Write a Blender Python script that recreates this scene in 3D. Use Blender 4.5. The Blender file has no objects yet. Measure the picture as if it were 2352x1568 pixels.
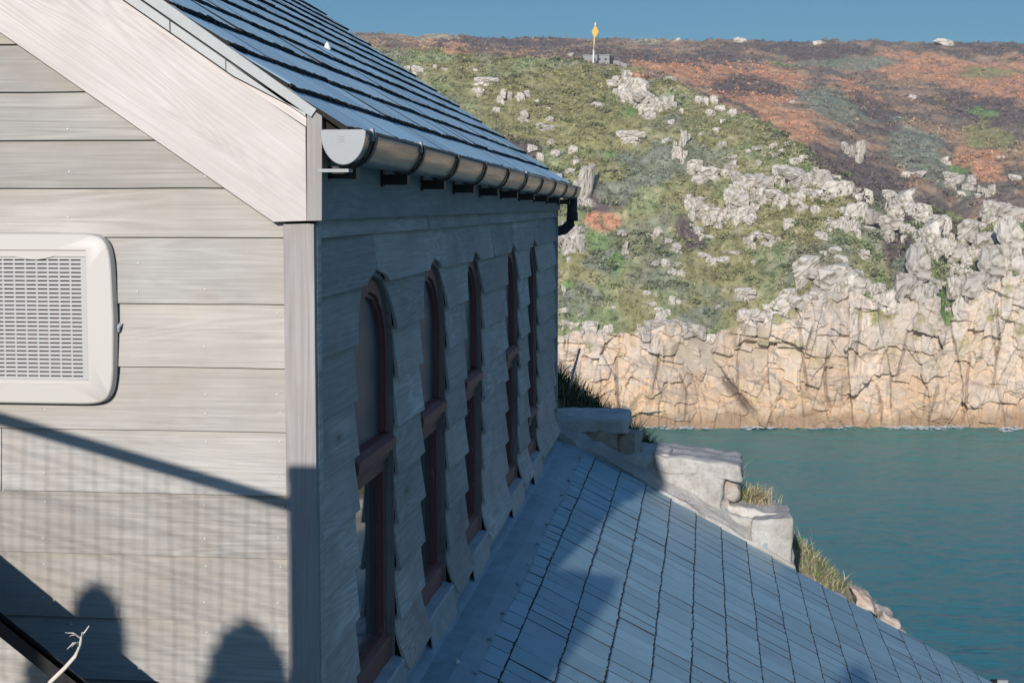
import bpy, bmesh, math, random
import numpy as np
from mathutils import Vector, Matrix, noise as mnoise

# ------------------------------------------------------------------ camera, world, sun
SC = bpy.context.scene
COL = SC.collection
ZC = 25.0                       # the camera's height over the water; heights below are relative to it
F, PX, PY = 3700.0, 1176.0, 784.0
PSI, PIT = math.radians(6.82), math.radians(4.85)

cam_d = bpy.data.cameras.new('camera')
cam = bpy.data.objects.new('camera', cam_d)
COL.objects.link(cam)
cam.location = (0, 0, ZC)
cam.rotation_euler = (math.pi/2-PIT, 0, PSI)
cam_d.sensor_width = 36.0
cam_d.lens = 36.0*F/2352.0
cam_d.clip_start = 0.05
cam_d.clip_end = 30000
SC.camera = cam

SUN_V = Vector((-0.085, -1.0, 0.30)).normalized()
world = bpy.data.worlds.new('World')
SC.world = world
world.use_nodes = True
wn, wl = world.node_tree.nodes, world.node_tree.links
sky = wn.new('ShaderNodeTexSky')
sky.sky_type = 'NISHITA'
sky.sun_disc = False
sky.sun_elevation = math.asin(SUN_V.z)
sky.sun_rotation = math.atan2(SUN_V.x, SUN_V.y) % (2*math.pi)
sky.altitude = 300
sky.air_density = 1.0
sky.dust_density = 0.2
sky.ozone_density = 3.0
bg = wn['Background']
bg.inputs['Strength'].default_value = 0.15
tint = wn.new('ShaderNodeMix'); tint.data_type = 'RGBA'; tint.blend_type = 'MULTIPLY'
tint.inputs[0].default_value = 1.0
tint.inputs[7].default_value = (0.585, 0.77, 0.88, 1)        # a deep, clear winter sky
wl.new(sky.outputs[0], tint.inputs[6])
wtc = wn.new('ShaderNodeTexCoord'); wsep = wn.new('ShaderNodeSeparateXYZ')
wl.new(wtc.outputs['Generated'], wsep.inputs[0])
wr = wn.new('ShaderNodeValToRGB')                            # a darker bank of air low over the land
wr.color_ramp.elements[0].position = 0.05; wr.color_ramp.elements[0].color = (0.235, 0.34, 0.37, 1)
wr.color_ramp.elements[1].position = 0.50; wr.color_ramp.elements[1].color = (1, 1, 1, 1)
e_ = wr.color_ramp.elements.new(0.20); e_.color = (0.24, 0.34, 0.39, 1)
wl.new(wsep.outputs['Z'], wr.inputs[0])
low_air = wn.new('ShaderNodeMix'); low_air.data_type = 'RGBA'; low_air.blend_type = 'MULTIPLY'; low_air.inputs[0].default_value = 1.0
wl.new(tint.outputs[2], low_air.inputs[6]); wl.new(wr.outputs[0], low_air.inputs[7])
wl.new(low_air.outputs[2], bg.inputs['Color'])

sun_d = bpy.data.lights.new('sun', 'SUN')
sun_d.energy = 4.0
sun_d.angle = math.radians(0.53)
sun_d.color = (1.0, 0.94, 0.88)
sun = bpy.data.objects.new('sun', sun_d)
COL.objects.link(sun)
sun.rotation_euler = SUN_V.to_track_quat('Z', 'Y').to_euler()
sun.location = (-5, -40, ZC+20)

SC.view_settings.view_transform = 'Standard'
SC.view_settings.look = 'None'
SC.view_settings.exposure = 0.25
SC.view_settings.gamma = 1.0
SC.render.engine = 'CYCLES'

# ------------------------------------------------------------------ helpers
def ray(x, y):
    ax, ay = (x-PX)/F, (PY-y)/F
    fy = math.cos(PIT)+ay*math.sin(PIT)
    fz = -math.sin(PIT)+ay*math.cos(PIT)
    return np.array([ax*math.cos(PSI)-fy*math.sin(PSI), ax*math.sin(PSI)+fy*math.cos(PSI), fz])
def at_y(x, y, Y):
    r = ray(x, y)
    return r*(Y/r[1])

def tag(o, label=None, cat=None, group=None, kind=None):
    if label: o['label'] = label
    if cat: o['category'] = cat
    if group: o['group'] = group
    if kind: o['kind'] = kind
    return o
def thing(name, label, cat, loc=(0, 0, 0), group=None):
    o = bpy.data.objects.new(name, None)
    COL.objects.link(o)
    o.location = (loc[0], loc[1], loc[2]+ZC)
    o.empty_display_size = 0.2
    return tag(o, label, cat, group)

class MB:
    def __init__(s):
        s.v, s.f = [], []
    def add(s, vs, fs):
        n = len(s.v)
        s.v.extend([tuple(map(float, q)) for q in vs])
        s.f.extend([tuple(i+n for i in q) for q in fs])
    def hexa(s, p):                       # 8 points: bottom 4 ccw, top 4 ccw
        s.add(p, [(3,2,1,0),(4,5,6,7),(0,1,5,4),(1,2,6,5),(2,3,7,6),(3,0,4,7)])
    def box(s, x0, x1, y0, y1, z0, z1):
        s.hexa([(x0,y0,z0),(x1,y0,z0),(x1,y1,z0),(x0,y1,z0),(x0,y0,z1),(x1,y0,z1),(x1,y1,z1),(x0,y1,z1)])
    def prism_y(s, poly, y0, y1):         # polygon in x,z extruded along y
        n = len(poly)
        s.add([(x,y0,z) for x,z in poly]+[(x,y1,z) for x,z in poly],
              [tuple(range(n))[::1], tuple(range(2*n-1,n-1,-1))]+[(i+n,(i+1)%n+n,(i+1)%n,i) for i in range(n)])
    def prism_x(s, poly, x0, x1):         # polygon in y,z extruded along x
        n = len(poly)
        s.add([(x0,y,z) for y,z in poly]+[(x1,y,z) for y,z in poly],
              [tuple(range(n)), tuple(range(2*n-1,n-1,-1))]+[(i+n,(i+1)%n+n,(i+1)%n,i) for i in range(n)])
    def tube(s, pts, r, n=8, cap=True):
        pts = [Vector(p) for p in pts]
        rs = r if isinstance(r, (list, tuple)) else [r]*len(pts)
        base = len(s.v)
        for i, p in enumerate(pts):
            d = (pts[min(i+1,len(pts)-1)]-pts[max(i-1,0)]).normalized()
            a = Vector((0,0,1)) if abs(d.z) < 0.9 else Vector((0,1,0))
            u = d.cross(a).normalized(); w = d.cross(u).normalized()
            for k in range(n):
                t = 2*math.pi*k/n
                s.v.append(tuple(p+(u*math.cos(t)+w*math.sin(t))*rs[i]))
        for i in range(len(pts)-1):
            for k in range(n):
                a, b = base+i*n+k, base+i*n+(k+1)%n
                s.f.append((a, b, b+n, a+n))
        if cap:
            s.f.append(tuple(base+k for k in range(n))[::-1])
            s.f.append(tuple(base+(len(pts)-1)*n+k for k in range(n)))
    def build(s, name, mat, parent=None, smooth=False, bevel=0.0, fix=True, warp=None):
        me = bpy.data.meshes.new(name)
        vs = s.v if warp is None else [warp(q) for q in s.v]
        off = Vector((0,0,ZC)) if parent is None else Vector((0,0,ZC))-root_loc(parent)
        me.from_pydata([(a+off.x, b+off.y, c+off.z) for a,b,c in vs], [], s.f)
        if fix:
            bm = bmesh.new(); bm.from_mesh(me)
            bmesh.ops.recalc_face_normals(bm, faces=bm.faces)
            bm.to_mesh(me); bm.free()
        return finish(name, me, mat, parent, smooth, bevel)
def root_loc(o):
    v = Vector(o.location)
    while o.parent:
        o = o.parent; v = v+Vector(o.location)
    return v
def finish(name, me, mat, parent=None, smooth=False, bevel=0.0):
    if mat: me.materials.append(mat)
    if smooth:
        me.polygons.foreach_set('use_smooth', [True]*len(me.polygons))
    o = bpy.data.objects.new(name, me)
    COL.objects.link(o)
    if parent: o.parent = parent
    if bevel:
        b = o.modifiers.new('bevel', 'BEVEL'); b.width = bevel; b.segments = 2
        b.limit_method = 'ANGLE'; b.angle_limit = math.radians(40)
    return o

# numpy value noise -------------------------------------------------
def _h(i, j, k, seed):
    n = (i*374761393 + j*668265263 + k*2147483647 + seed*974634777) & 0xFFFFFFFF
    n = ((n ^ (n >> 13))*1274126177) & 0xFFFFFFFF
    n = (n ^ (n >> 16)) & 0xFFFFFFFF
    return n/4294967295.0
def vnoise(x, y, seed=0):
    x = np.asarray(x, float); y = np.asarray(y, float)
    xi, yi = np.floor(x).astype(np.int64), np.floor(y).astype(np.int64)
    u, v = x-xi, y-yi
    u = u*u*(3-2*u); v = v*v*(3-2*v)
    z = np.zeros_like(xi)
    a, b = _h(xi,yi,z,seed), _h(xi+1,yi,z,seed)
    c, d = _h(xi,yi+1,z,seed), _h(xi+1,yi+1,z,seed)
    return (a*(1-u)+b*u)*(1-v)+(c*(1-u)+d*u)*v
def fbm(x, y, seed=0, o=4):
    s, a, t = 0, 0.5, 0
    for k in range(o):
        s = s+a*vnoise(x*2**k+17.3*k, y*2**k+9.1*k, seed+k); t += a; a *= 0.5
    return s/t
def cells(x, z, sx, sz, seed):
    """nearest and second nearest jittered cell: distances and the nearest cell's random numbers"""
    gx, gz = x/sx, z/sz
    ix, iz = np.floor(gx).astype(np.int64), np.floor(gz).astype(np.int64)
    f1 = np.full(gx.shape, 9.0); f2 = np.full(gx.shape, 9.0)
    r1 = np.zeros(gx.shape); r2 = np.zeros(gx.shape); cx = np.zeros(gx.shape); cz = np.zeros(gx.shape)
    for di in (-1,0,1):
        for dj in (-1,0,1):
            a, b = ix+di, iz+dj
            o = np.zeros_like(a)
            px = a+_h(a,b,o,seed)*0.9+0.05; pz = b+_h(a,b,o+1,seed)*0.9+0.05
            d = np.maximum(abs(gx-px),abs(gz-pz))*0.6+0.4*np.sqrt((gx-px)**2+(gz-pz)**2)
            near = d < f1
            f2 = np.where(near, f1, np.minimum(f2, d))
            r1 = np.where(near, _h(a,b,o+2,seed), r1); r2 = np.where(near, _h(a,b,o+3,seed), r2)
            cx = np.where(near, gx-px, cx); cz = np.where(near, gz-pz, cz)
            f1 = np.where(near, d, f1)
    return f1, f2, r1, r2, cx, cz

# ------------------------------------------------------------------ materials
class NT:
    def __init__(s, name):
        s.m = bpy.data.materials.new(name); s.m.use_nodes = True
        s.t = s.m.node_tree; s.n = s.t.nodes; s.l = s.t.links
        s.b = s.n['Principled BSDF']
    def node(s, typ, **kw):
        n = s.n.new(typ)
        for k, v in kw.items():
            if k in ('operation','blend_type','data_type','attribute_name','wave_type','feature','noise_dimensions','distance','bands_direction'):
                setattr(n, k, v)
            else:
                n.inputs[k].default_value = v
        return n
    def link(s, a, b): s.l.new(a, b)
    def math(s, op, a, b=0.5, clamp=False):
        n = s.n.new('ShaderNodeMath'); n.operation = op; n.use_clamp = clamp
        for i, q in enumerate((a, b)):
            if isinstance(q, (int, float)): n.inputs[i].default_value = q
            else: s.link(q, n.inputs[i])
        return n.outputs[0]
    def coords(s, scale=(1,1,1), rand=0.0, rot=0.0):
        tc = s.n.new('ShaderNodeTexCoord'); out = tc.outputs['Object']
        if rand:
            g = s.n.new('ShaderNodeNewGeometry')
            v = s.n.new('ShaderNodeVectorMath'); v.operation = 'SCALE'
            v.inputs[0].default_value = (7.3, 5.1, 3.7)
            s.link(s.math('MULTIPLY', g.outputs['Random Per Island'], rand), v.inputs['Scale'])
            a = s.n.new('ShaderNodeVectorMath'); a.operation = 'ADD'
            s.link(out, a.inputs[0]); s.link(v.outputs[0], a.inputs[1]); out = a.outputs[0]
        if rot:
            r = s.n.new('ShaderNodeMapping'); r.inputs['Rotation'].default_value = (0, rot, 0)
            s.link(out, r.inputs[0]); out = r.outputs[0]
        mp = s.n.new('ShaderNodeMapping'); mp.inputs['Scale'].default_value = scale
        s.link(out, mp.inputs[0])
        return mp.outputs[0]
    def noise(s, vec, scale, detail=4, rough=0.55, dist=0.0):
        n = s.node('ShaderNodeTexNoise', Scale=scale, Detail=detail, Roughness=rough, Distortion=dist)
        s.link(vec, n.inputs['Vector']); return n.outputs['Fac']
    def ramp(s, fac, stops):
        r = s.n.new('ShaderNodeValToRGB')
        e = r.color_ramp.elements
        while len(e) < len(stops): e.new(0.5)
        for q, (p, c) in zip(e, stops):
            q.position = p; q.color = (c, c, c, 1) if isinstance(c, (int,float)) else (*c, 1)
        s.link(fac, r.inputs[0]); return r.outputs[0]
    def mix(s, fac, a, b, mode='MIX'):
        n = s.n.new('ShaderNodeMix'); n.data_type = 'RGBA'; n.blend_type = mode
        for q, i in ((fac,0),(a,6),(b,7)):
            if isinstance(q, (int,float)): n.inputs[i].default_value = q
            elif isinstance(q, tuple): n.inputs[i].default_value = (*q, 1)
            else: s.link(q, n.inputs[i])
        return n.outputs[2]
    def set(s, col=None, rough=0.8, bump=None, bstr=0.3, bdist=0.01, spec=0.3, metal=0.0):
        if col is not None:
            if isinstance(col, tuple): s.b.inputs['Base Color'].default_value = (*col, 1)
            else: s.link(col, s.b.inputs['Base Color'])
        if isinstance(rough, (int,float)): s.b.inputs['Roughness'].default_value = rough
        else: s.link(rough, s.b.inputs['Roughness'])
        s.b.inputs['Specular IOR Level'].default_value = spec
        s.b.inputs['Metallic'].default_value = metal
        if bump is not None:
            n = s.node('ShaderNodeBump', Strength=bstr, Distance=bdist)
            s.link(bump, n.inputs['Height']); s.link(n.outputs[0], s.b.inputs['Normal'])
        return s.m

def wood(name, axis, c0, c1, c2, stain=0.35, rot=0.0):
    """weathered timber: grain along one axis, own offset for every board"""
    t = NT(name)
    sc = {'x':(0.7,9,9),'y':(9,0.7,9),'z':(9,9,0.7)}[axis]
    v = t.coords(sc, 1.0, rot)
    fine = {'x':(3,150,150),'y':(150,3,150),'z':(150,150,3)}[axis]
    vf = t.coords(fine, 1.0, rot)
    big = t.noise(v, 1.1, 2, 0.4, 0.6)
    rings = t.math('SINE', t.math('MULTIPLY', big, 110.0))
    rings = t.math('MULTIPLY_ADD', rings, 0.5)
    fn = t.noise(vf, 1.0, 4, 0.6)
    g = t.n.new('ShaderNodeNewGeometry')
    mott = t.noise(t.coords((1,1,1), 1.0), 6.0, 5, 0.6)
    mask = t.ramp(t.noise(t.coords((1,1,1), 1.0), 1.3, 2, 0.5), [(0.45, 0.25), (0.65, 1.0)])
    k = t.math('ADD', t.math('MULTIPLY', t.math('MULTIPLY', rings, 0.30), mask), t.math('MULTIPLY', fn, 0.80))
    col = t.mix(t.ramp(k, [(0.25, 0.0), (0.8, 1.0)]), c0, c1)
    st = t.ramp(t.noise(t.coords((1.2,1.2,2.2), 1.0), 2.2, 4, 0.6), [(0.5, 0.0), (0.75, stain)])
    col = t.mix(st, col, c2)
    # knots: a dark heart in a brown halo
    kv = t.n.new('ShaderNodeTexVoronoi'); kv.inputs['Scale'].default_value = 1.0
    t.link(t.coords({'x':(1.6,3,5),'y':(3,1.6,5),'z':(5,3,1.6)}[axis], 2.3, rot), kv.inputs['Vector'])
    col = t.mix(t.ramp(kv.outputs['Distance'], [(0.03, 0.75), (0.12, 0.0)]), col, c2)
    col = t.mix(t.ramp(kv.outputs['Distance'], [(0.015, 0.8), (0.045, 0.0)]), col, tuple(0.35*q for q in c2))
    wn2 = t.n.new('ShaderNodeTexWhiteNoise'); wn2.noise_dimensions = '1D'; t.link(g.outputs['Random Per Island'], wn2.inputs['W'])
    col = t.mix(t.math('MULTIPLY', wn2.outputs['Value'], 0.30), col, c2)
    isl = t.math('MULTIPLY_ADD', g.outputs['Random Per Island'], 0.30)
    isl.node.inputs[2].default_value = 0.84
    mm = t.math('MULTIPLY_ADD', mott, 0.3); mm.node.inputs[2].default_value = 0.85
    col = t.mix(1.0, col, t.n_comb(t.math('MULTIPLY', isl, mm)), 'MULTIPLY')
    return t.set(col, 0.85, k, 0.25, 0.002, 0.15)
def n_comb(s, val):
    c = s.n.new('ShaderNodeCombineColor')
    for i in range(3): s.link(val, c.inputs[i])
    return c.outputs[0]
NT.n_comb = n_comb

def slate(name, c0, c1, down, rough=0.42):
    t = NT(name)
    v = t.coords((4, 160, 4), 1.0)                    # streaks run down the slope
    st = t.noise(v, 1.0, 4, 0.65)
    pt = t.noise(t.coords((5,9,5), 1.0), 1.6, 5, 0.6)
    g = t.n.new('ShaderNodeNewGeometry')
    k = t.math('ADD', t.math('MULTIPLY', st, 0.55), t.math('MULTIPLY', pt, 0.45))
    col = t.mix(t.ramp(k, [(0.32, 0.0), (0.68, 1.0)]), c0, c1)
    isl = t.math('MULTIPLY_ADD', g.outputs['Random Per Island'], 0.26); isl.node.inputs[2].default_value = 0.92
    col = t.mix(1.0, col, t.n_comb(isl), 'MULTIPLY')
    lich = t.ramp(t.noise(t.coords((1,1,1)), 38.0, 3, 0.6), [(0.7, 0.0), (0.76, 0.6)])
    col = t.mix(lich, col, tuple(min(0.3, 1.5*q) for q in c1))
    r = t.ramp(st, [(0.3, rough-0.08), (0.7, rough+0.14)])
    return t.set(col, r, k, 0.5, 0.003, 0.5)

def plain(name, c, rough=0.6, metal=0.0, var=0.15, scale=12.0, spec=0.3, bstr=0.1, bdist=0.002):
    t = NT(name)
    n = t.noise(t.coords(), scale, 5, 0.6)
    col = t.mix(n, tuple(q*(1-var) for q in c), tuple(min(1, q*(1+var)) for q in c))
    return t.set(col, rough, n, bstr, bdist, spec, metal)

def stone(name, c0, c1, c2, scale=9.0, bdist=0.012):
    t = NT(name)
    a = t.noise(t.coords(), scale, 7, 0.65)
    b = t.noise(t.coords(), scale*7, 4, 0.7)
    c = t.noise(t.coords(), scale*0.35, 3, 0.5)
    col = t.mix(t.ramp(a, [(0.35, 0.0), (0.65, 1.0)]), c0, c1)
    col = t.mix(t.ramp(c, [(0.5, 0.0), (0.7, 0.7)]), col, c2)
    col = t.mix(t.ramp(b, [(0.35, 0.35), (0.5, 0.0)]), col, tuple(q*0.45 for q in c0))
    return t.set(col, 0.9, t.math('ADD', a, t.math('MULTIPLY', b, 0.4)), 0.6, bdist, 0.2)

def vcol(name, rough=0.9, nscale=3.0, amt=0.35, bdist=0.1, bstr=0.5, nscale2=None):
    t = NT(name)
    a = t.node('ShaderNodeAttribute', attribute_name='Col')
    n = t.noise(t.coords(), nscale, 5, 0.65)
    k = t.math('MULTIPLY_ADD', n, 2*amt); k.node.inputs[2].default_value = 1-amt
    if nscale2:                                        # every stone a little lighter or darker than the next
        oi = t.n.new('ShaderNodeObjectInfo')
        q = t.math('MULTIPLY_ADD', oi.outputs['Random'], 0.28); q.node.inputs[2].default_value = 0.86
        k = t.math('MULTIPLY', k, q)
    col = t.mix(1.0, a.outputs['Color'], t.n_comb(k), 'MULTIPLY')
    return t.set(col, rough, n, bstr, bdist, 0.1)

M = {}
M['gable_wood'] = wood('gable_weatherboard', 'x', (0.31,0.296,0.272), (0.50,0.482,0.448), (0.38,0.31,0.25), 0.6)
M['side_wood'] = wood('side_weatherboard', 'y', (0.40,0.335,0.295), (0.74,0.615,0.545), (0.38,0.265,0.215), 0.7)
M['corner_wood'] = wood('corner_board', 'z', (0.31,0.29,0.275), (0.42,0.40,0.385), (0.33,0.28,0.24), 0.3)
M['barge_wood'] = wood('barge_board', 'x', (0.53,0.475,0.445), (0.70,0.645,0.615), (0.52,0.46,0.42), 0.45, math.radians(-34.5))
M['fascia_wood'] = wood('fascia_board', 'y', (0.37,0.31,0.28), (0.52,0.45,0.41), (0.28,0.20,0.165), 0.5)
M['liner_wood'] = wood('window_lining', 'z', (0.20,0.165,0.14), (0.32,0.28,0.25), (0.13,0.09,0.07), 0.6)
t = NT('red_paint')
pn = t.noise(t.coords((30,30,6)), 1.5, 5, 0.7)
col = t.mix(t.ramp(pn, [(0.60,0.0),(0.68,0.7)]), (0.215,0.068,0.058), (0.34,0.27,0.25))
M['red'] = t.set(col, 0.6, pn, 0.3, 0.002)
M['slate_up'] = slate('upper_slate', (0.36,0.51,0.56), (0.46,0.61,0.66), None, 0.45)
M['slate_low'] = slate('lower_slate', (0.165,0.300,0.355), (0.275,0.405,0.455), None, 0.42)
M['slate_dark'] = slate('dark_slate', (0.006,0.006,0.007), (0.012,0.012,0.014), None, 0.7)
M['edge'] = plain('mossy_and_dark_slate_edge', (0.022,0.020,0.018), 0.9, 0, 0.4, 60)
M['mortar'] = plain('verge_mortar', (0.42,0.43,0.42), 0.9, 0, 0.12, 30)
M['undercloak'] = plain('undercloak_board', (0.46,0.465,0.45), 0.9, 0, 0.1, 25)
M['lead'] = plain('lead_sheet', (0.20,0.285,0.325), 0.5, 0.0, 0.5, 4.5, 0.5, 0.4, 0.010)
M['lead_light'] = plain('pale_lead', (0.30,0.33,0.34), 0.5, 0.0, 0.35, 9, 0.5, 0.3, 0.006)
t = NT('galvanised_gutter')
n1 = t.noise(t.coords((30,1.2,30)), 1.6, 5, 0.65)
col = t.mix(n1, (0.13,0.125,0.12), (0.34,0.30,0.26))
M['gutter'] = t.set(col, t.ramp(n1, [(0.3,0.22),(0.7,0.42)]), n1, 0.1, 0.001, 0.5, 0.9)
M['cap'] = plain('gutter_cap', (0.25,0.265,0.275), 0.5, 0.2, 0.06, 20)
M['black'] = plain('black_iron', (0.014,0.012,0.012), 0.5, 0.0, 0.3, 20, 0.4)
M['void'] = plain('dark_void', (0.02,0.016,0.014), 0.9, 0.0, 0.3, 20)
M['plastic'] = plain('cream_plastic', (0.50,0.475,0.435), 0.45, 0.0, 0.03, 3, 0.4)
M['plastic_grey'] = plain('grey_plastic_slats', (0.42,0.415,0.41), 0.5, 0.0, 0.03, 3, 0.4)
M['slotback'] = plain('slot_back', (0.16,0.09,0.08), 0.8)
M['nail'] = plain('bright_nail', (0.58,0.58,0.57), 0.45, 0.2, 0.1)
M['glass'] = NT('window_glass').m
gb = M['glass'].node_tree.nodes['Principled BSDF']
gb.inputs['Base Color'].default_value = (0.045,0.058,0.062,1)
gb.inputs['Roughness'].default_value = 0.05
gb.inputs['Specular IOR Level'].default_value = 0.45
gb.inputs['IOR'].default_value = 1.52
M['dull_pane'] = plain('dim_reflection_glass', (0.075,0.095,0.115), 0.42, 0.0, 0.25, 5, 0.12)  # upper panes: dull blue-grey base stands in for a dim reflection
M['granite'] = stone('granite_block', (0.42,0.385,0.345), (0.60,0.57,0.525), (0.46,0.385,0.315), 7.0)
M['rubble'] = stone('granite_rubble', (0.30,0.265,0.23), (0.46,0.42,0.37), (0.40,0.25,0.15), 8.0)
M['rock'] = stone('bank_rock', (0.42,0.34,0.28), (0.58,0.50,0.43), (0.48,0.36,0.27), 8.0)
M['render'] = stone('lime_render', (0.335,0.315,0.285), (0.51,0.49,0.455), (0.30,0.265,0.22), 6.0, 0.022)
M['bank'] = vcol('bank_soil', 0.95, 9.0, 0.4, 0.03, 0.6)
M['blade'] = vcol('grass_blade', 0.7, 3.0, 0.2, 0.001, 0.0)
M['hill'] = vcol('moor_ground', 0.95, 0.9, 0.45, 0.25, 0.8)
M['cliff'] = vcol('cliff_granite', 0.9, 1.6, 0.22, 0.12, 0.6)
M['heath'] = vcol('heath_leaf', 0.85, 1.2, 0.35, 0.01, 0.0)
M['boulder'] = vcol('boulder_granite', 0.9, 1.7, 0.30, 0.10, 0.7, True)
M['wire'] = plain('wire', (0.3,0.3,0.3), 0.5, 0.6)
M['rail'] = plain('timber_rail', (0.3,0.27,0.24), 0.8)
M['shrub'] = plain('shrub_leaf', (0.06,0.09,0.04), 0.7)
M['straw'] = plain('dried_stem', (0.62,0.56,0.48), 0.8, 0.0, 0.2, 40)
M['yellow'] = plain('yellow_paint', (0.72,0.40,0.06), 0.6, 0.0, 0.06)
M['white'] = plain('white_paint', (0.72,0.70,0.66), 0.6, 0.0, 0.1)
M['concrete'] = plain('bunker_concrete', (0.27,0.275,0.27), 0.9, 0.0, 0.2, 1.5)

# ------------------------------------------------------------------ setting: water
def build_water():
    t = NT('sea_water')
    tc = t.n.new('ShaderNodeTexCoord')
    def wv(scale, rot, det, s):
        mp = t.n.new('ShaderNodeMapping'); mp.inputs['Scale'].default_value = scale
        mp.inputs['Rotation'].default_value = (0,0,rot)
        t.link(tc.outputs['Object'], mp.inputs[0])
        return t.noise(mp.outputs[0], s, det, 0.6, 0.4)
    a = wv((0.5,1.0,1), 0.15, 5, 2.2)
    b = wv((0.5,1.0,1), -0.3, 3, 0.35)
    c = wv((1.0,0.5,1), 0.2, 3, 0.03)
    hgt = t.math('ADD', t.math('MULTIPLY', a, 0.35), t.math('MULTIPLY', b, 1.0))
    sp = t.n.new('ShaderNodeSeparateXYZ'); t.link(tc.outputs['Object'], sp.inputs[0])
    mr = t.n.new('ShaderNodeMapRange'); t.link(sp.outputs['Y'], mr.inputs[0])
    mr.inputs[1].default_value = 50; mr.inputs[2].default_value = 178
    k = t.math('ADD', mr.outputs[0], t.math('MULTIPLY', t.math('SUBTRACT', c, 0.5), 0.7), True)      # shallower and greener towards the far shore
    col = t.mix(k, (0.002,0.140,0.200), (0.060,0.250,0.208))
    m = t.set(col, 0.28, hgt, 0.8, 0.35, 0.10)
    t.b.inputs['IOR'].default_value = 1.33
    xs = np.concatenate([[-6000,-900,-300,-120], np.arange(-40, 90.1, 0.30), [150,300,900,6000]])
    ys = np.concatenate([[-6000,-900,-200,-30], np.arange(20, 60, 0.30), np.arange(60, 190, 0.38), [230,300,900,6000]])
    X, Y = np.meshgrid(xs, ys)
    fade = np.clip((X+40)/6, 0, 1)*np.clip((90-X)/6, 0, 1)*np.clip((Y-20)/6, 0, 1)*np.clip((190-Y)/4, 0, 1)
    wx = X+2.0*(fbm(X/9, Y/9, 301, 2)-0.5); wy = Y+2.0*(fbm(X/9, Y/9, 311, 2)-0.5)
    gust = 0.55+0.9*fbm(X/26, Y/12, 321, 3)
    Z = 0.17*(fbm(wx/1.9, wy/1.15, 331, 2)-0.5)+0.13*(fbm(wx/1.0, wy/0.75, 341, 2)-0.5)+0.22*(fbm(X/11, Y/5.5, 351, 2)-0.5)
    tag(mesh_grid('water', np.stack([X, Y, Z*fade*gust-ZC], -1), None, m), kind='structure')

def mesh_grid(name, P, col, mat, parent=None, smooth=True):
    """P: rows x cols x 3 absolute (relative to camera height)"""
    r, c = P.shape[:2]
    me = bpy.data.meshes.new(name)
    V = P.reshape(-1,3).copy(); V[:,2] += ZC
    idx = np.arange(r*c).reshape(r,c)
    Q = np.stack([idx[:-1,:-1], idx[:-1,1:], idx[1:,1:], idx[1:,:-1]], -1).reshape(-1,4)
    me.vertices.add(len(V)); me.vertices.foreach_set('co', V.ravel())
    me.loops.add(Q.size); me.loops.foreach_set('vertex_index', Q.ravel())
    me.polygons.add(len(Q)); me.polygons.foreach_set('loop_start', np.arange(0, Q.size, 4))
    me.update(calc_edges=True)
    if col is not None:
        a = me.color_attributes.new('Col', 'FLOAT_COLOR', 'POINT')
        C = np.ones((len(V),4)); C[:,:3] = col.reshape(-1,3)
        a.data.foreach_set('color', C.ravel())
    return finish(name, me, mat, parent, smooth)

build_water()

# ------------------------------------------------------------------ setting: the headland across the cove
K_PX = np.array([300,600,750,900,1040,1150,1283,1340,1450,1550,1600,1640,1700,1760,1830,1865,1960,2000,2060,2090,2150,2180,2230,2270,2352,2700])
K_CL = np.array([760,780,790,790,790,790,785,785,790,765,782,792,748,755,715,690,680,715,735,685,690,760,715,680,650,620])
R_PX = np.array([300,750,1000,1200,1360,1450,1560,1690,1870,1990,2130,2230,2352,2700])
R_Y  = np.array([110,105,120,135,147,163,195,262,345,440,490,525,520,500])
S_PX = np.array([300,750,830,960,1040,1100,1250,1400,1700,2000,2352,2700])
S_Y  = np.array([74,76,75,84,78,86,88,89,93,96,99,102])
def slope_of(px, py):                       # elevation (height / distance along y) and bearing (x / y)
    ax, ay = (px-PX)/F, (PY-py)/F
    fy = math.cos(PIT)+ay*math.sin(PIT); fz = -math.sin(PIT)+ay*math.cos(PIT)
    X = ax*math.cos(PSI)-fy*math.sin(PSI); Y = ax*math.sin(PSI)+fy*math.cos(PSI)
    return fz/Y, X/Y
def proj(X, Y, Z):
    f0 = -X*math.sin(PSI)+Y*math.cos(PSI); r = X*math.cos(PSI)+Y*math.sin(PSI)
    fw = f0*math.cos(PIT)-Z*math.sin(PIT); up = f0*math.sin(PIT)+Z*math.cos(PIT)
    return PX+F*r/fw, PY-F*up/fw
_t = np.linspace(-0.6, 0.6, 2401)
_pxt = proj(_t*200, np.full_like(_t, 200.0), np.zeros_like(_t))[0]
def px_of_b(b): return np.interp(b, _t, _pxt)
MS = 0.62
def prof(b):
    px = px_of_b(b)
    eb = slope_of(px, 981.0+0*px)[0]
    yb = -ZC/eb
    wob = 14*(fbm(b*90, b*0+3.3, 5, 3)-0.5)*2
    ec = slope_of(px, np.interp(px, K_PX, K_CL)+wob)[0]
    er = slope_of(px, np.interp(px, R_PX, R_Y))[0]
    es = slope_of(px, np.interp(px, S_PX, S_Y))[0]
    yc = yb+6.5
    zc = ec*yc
    yr = (zc-MS*yc)/(er-MS)
    zr = er*yr
    return yb, yc, zc, yr, zr, er, es
YS = 430.0
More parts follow.
